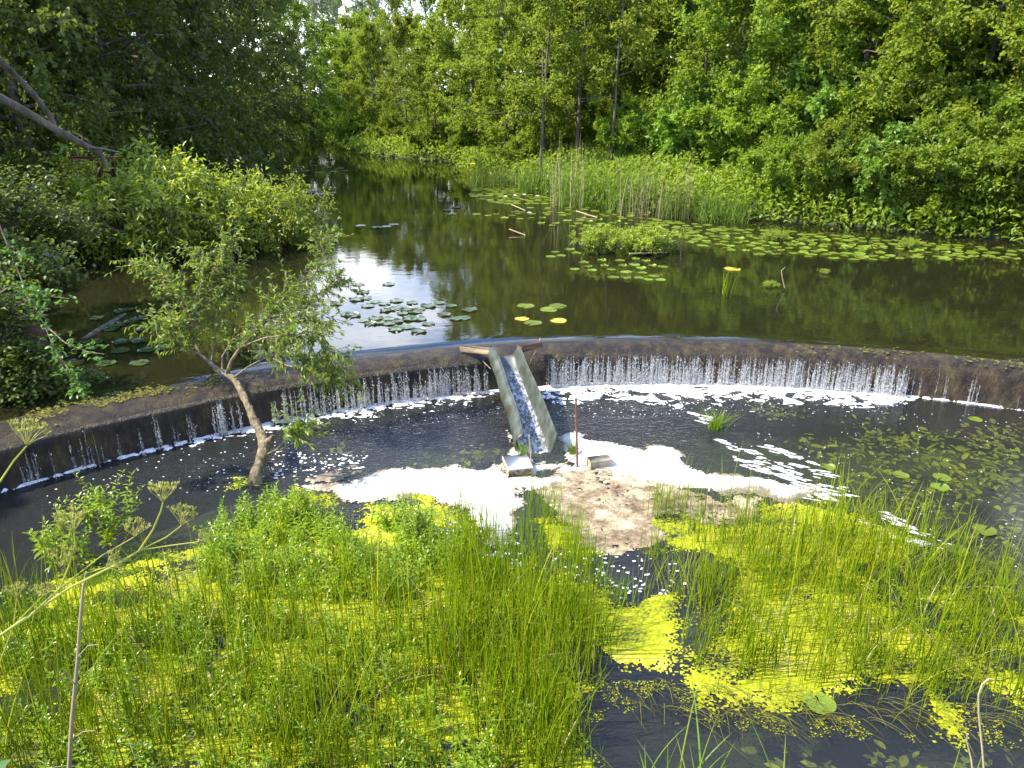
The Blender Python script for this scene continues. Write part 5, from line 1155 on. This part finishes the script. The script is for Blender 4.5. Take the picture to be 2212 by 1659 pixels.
def board(name, label, p0, p1, w_, h, mat, parent=None):
    p0 = np.array(p0); p1 = np.array(p1); c = (p0+p1)/2; ax = (p1-p0)/2; d = norm(ax); s = norm(np.cross(d, [0, 0, 1])); v = np.cross(s, d)
    a = Acc(); box(a, (0, 0, 0), ax, s*w_/2, v*h/2); o = a.build(name, M[mat]); o.location = c; return tag(o, label, 'board')
board('wooden_board', 'pale weathered board lying on the crest left of the trough', P(996, 752, .70), P(1060, 759, .72), .10, .085, 'wood')
board('wooden_board', 'dark wet board propped on the crest right of the trough', P(1124, 754, .72), P(1168, 743, .74), .10, .09, 'wooddark')
board('wooden_board', 'brown board wedged inside the trough near its top', PY(1083, 797, 11.1), PY(1117, 832, 10.75), .05, .16, 'wooddark')
board('wooden_board', 'short orange board standing inside the lower right side of the trough', PY(1170, 888, 9.75), PY(1171, 930, 9.6), .05, .07, 'wood')
line_thing('wire', 'thin wire from the pale board to the left side of the trough', 'wire', [PY(1009, 745, 11.8), PY(1035, 772, 11.3), PY(1060, 797, 10.9)], .005, 'rope', 5)
line_thing('wire', 'thin wire from the dark board down to the right side of the trough', 'wire', [PY(1167, 730, 11.9), PY(1158, 757, 11.5), PY(1143, 786, 11.0)], .005, 'rope', 5)
line_thing('rusty_rod', 'upright rusty steel rod standing at the end of the trough', 'rod', [P(1247, 1010, 0), PY(1246, 960, P(1247, 1010, 0)[1]), PY(1245, 905, P(1247, 1010, 0)[1]+.02), PY(1244, 860, P(1247, 1010, 0)[1]+.02)], .014, 'rust', 8)
line_thing('wooden_stake', 'short thin stake between the trough and the white slab', 'stake', [P(1148, 1018, 0), PY(1146, 975, P(1148, 1018, 0)[1]), PY(1143, 940, P(1148, 1018, 0)[1])], .010, 'rope', 6)
line_thing('rope', 'old rope running from the rusty rod down to the stones', 'rope', [PY(1246, 965, 8.75), P(1256, 975, .12), P(1235, 992, .08), P(1215, 1005, .05), P(1190, 1016, .03)], .009, 'rope', 6)
line_thing('thin_twig', 'thin dark twig lying across the scum by the tan block', 'twig', [P(1240, 1008, .04), P(1300, 1012, .05), P(1345, 1010, .05), P(1400, 1014, .05)], .005, 'rust', 5)
def slab(name, label, tl, tr_, br_, bl, ztop, zbot, mat, over=.0):
    T_ = [P(*q, ztop) for q in (tl, tr_, br_, bl)]; c = sum(T_)/4; ax = ((T_[1]+T_[2])-(T_[0]+T_[3]))/4; ay = ((T_[0]+T_[1])-(T_[2]+T_[3]))/4
    ay = ay-norm(ax)*(ay@norm(ax)); c[2] = (ztop+zbot)/2
    a = Acc(); box(a, (0, 0, 0), ax, ay, (0, 0, (ztop-zbot)/2), bev=.14); o = a.build(name, M[mat]); o.location = c; return tag(o, label, 'concrete block')
slab('concrete_slab', 'white topped square concrete slab at the foot of the trough', (1085, 985), (1139, 980), (1150, 1009), (1097, 1015), .13, .03, 'slab')
slab('concrete_block', 'tan concrete block with moss beside the rusty rod', (1270, 986), (1317, 980), (1321, 993), (1272, 999), .12, .0, 'brick')
board('flat_stick', 'flat narrow board under the front edge of the white slab', P(1096, 1032, .02), P(1152, 1026, .02), .03, .02, 'wood')
# stone sill closing the outlet of the trough
a = Acc(); r = np.random.default_rng(33)
# sluice frame on the left bank and red brown panel
t = thing('sluice_frame', 'brown wooden sluice frame half hidden behind the left willow thicket', 'sluice', tuple(PY(235, 400, 19)))
b = np.array(t.location)
for nme, A_, B_, w_, h_ in [('beam', (150, 341), (262, 341), .10, .07), ('beam', (215, 373), (265, 373), .08, .08), ('post', (215, 350), (217, 410), .10, .10), ('post', (245, 350), (247, 400), .10, .10)]:
    a = Acc(); p0 = PY(*A_, 19)-b; p1 = PY(*B_, 19)-b; d = norm(p1-p0); s = np.array([0, 1., 0]); v = np.cross(s, d); box(a, (p0+p1)/2, (p1-p0)/2, s*w_/2, v*h_/2); a.build(nme, M['wooddark'], t)
a = Acc(); c = PY(75, 722, 9.9); box(a, (0, 0, 0), (.15, 0, 0), (0, .02, 0), (0, 0, .14)); o = a.build('panel', M['redbrown']); o.location = c; tag(o, 'red brown sheet standing behind the leaves at the left edge', 'panel')
# submerged log on the left of the pond
line_thing('sunken_log', 'sunken brown log slanting under the lily pads on the shaded water', 'log', [P(180, 735, ZU-.02), P(225, 708, ZU+.0), P(270, 680, ZU-.02)], [.05, .06, .04], 'bark', 8)
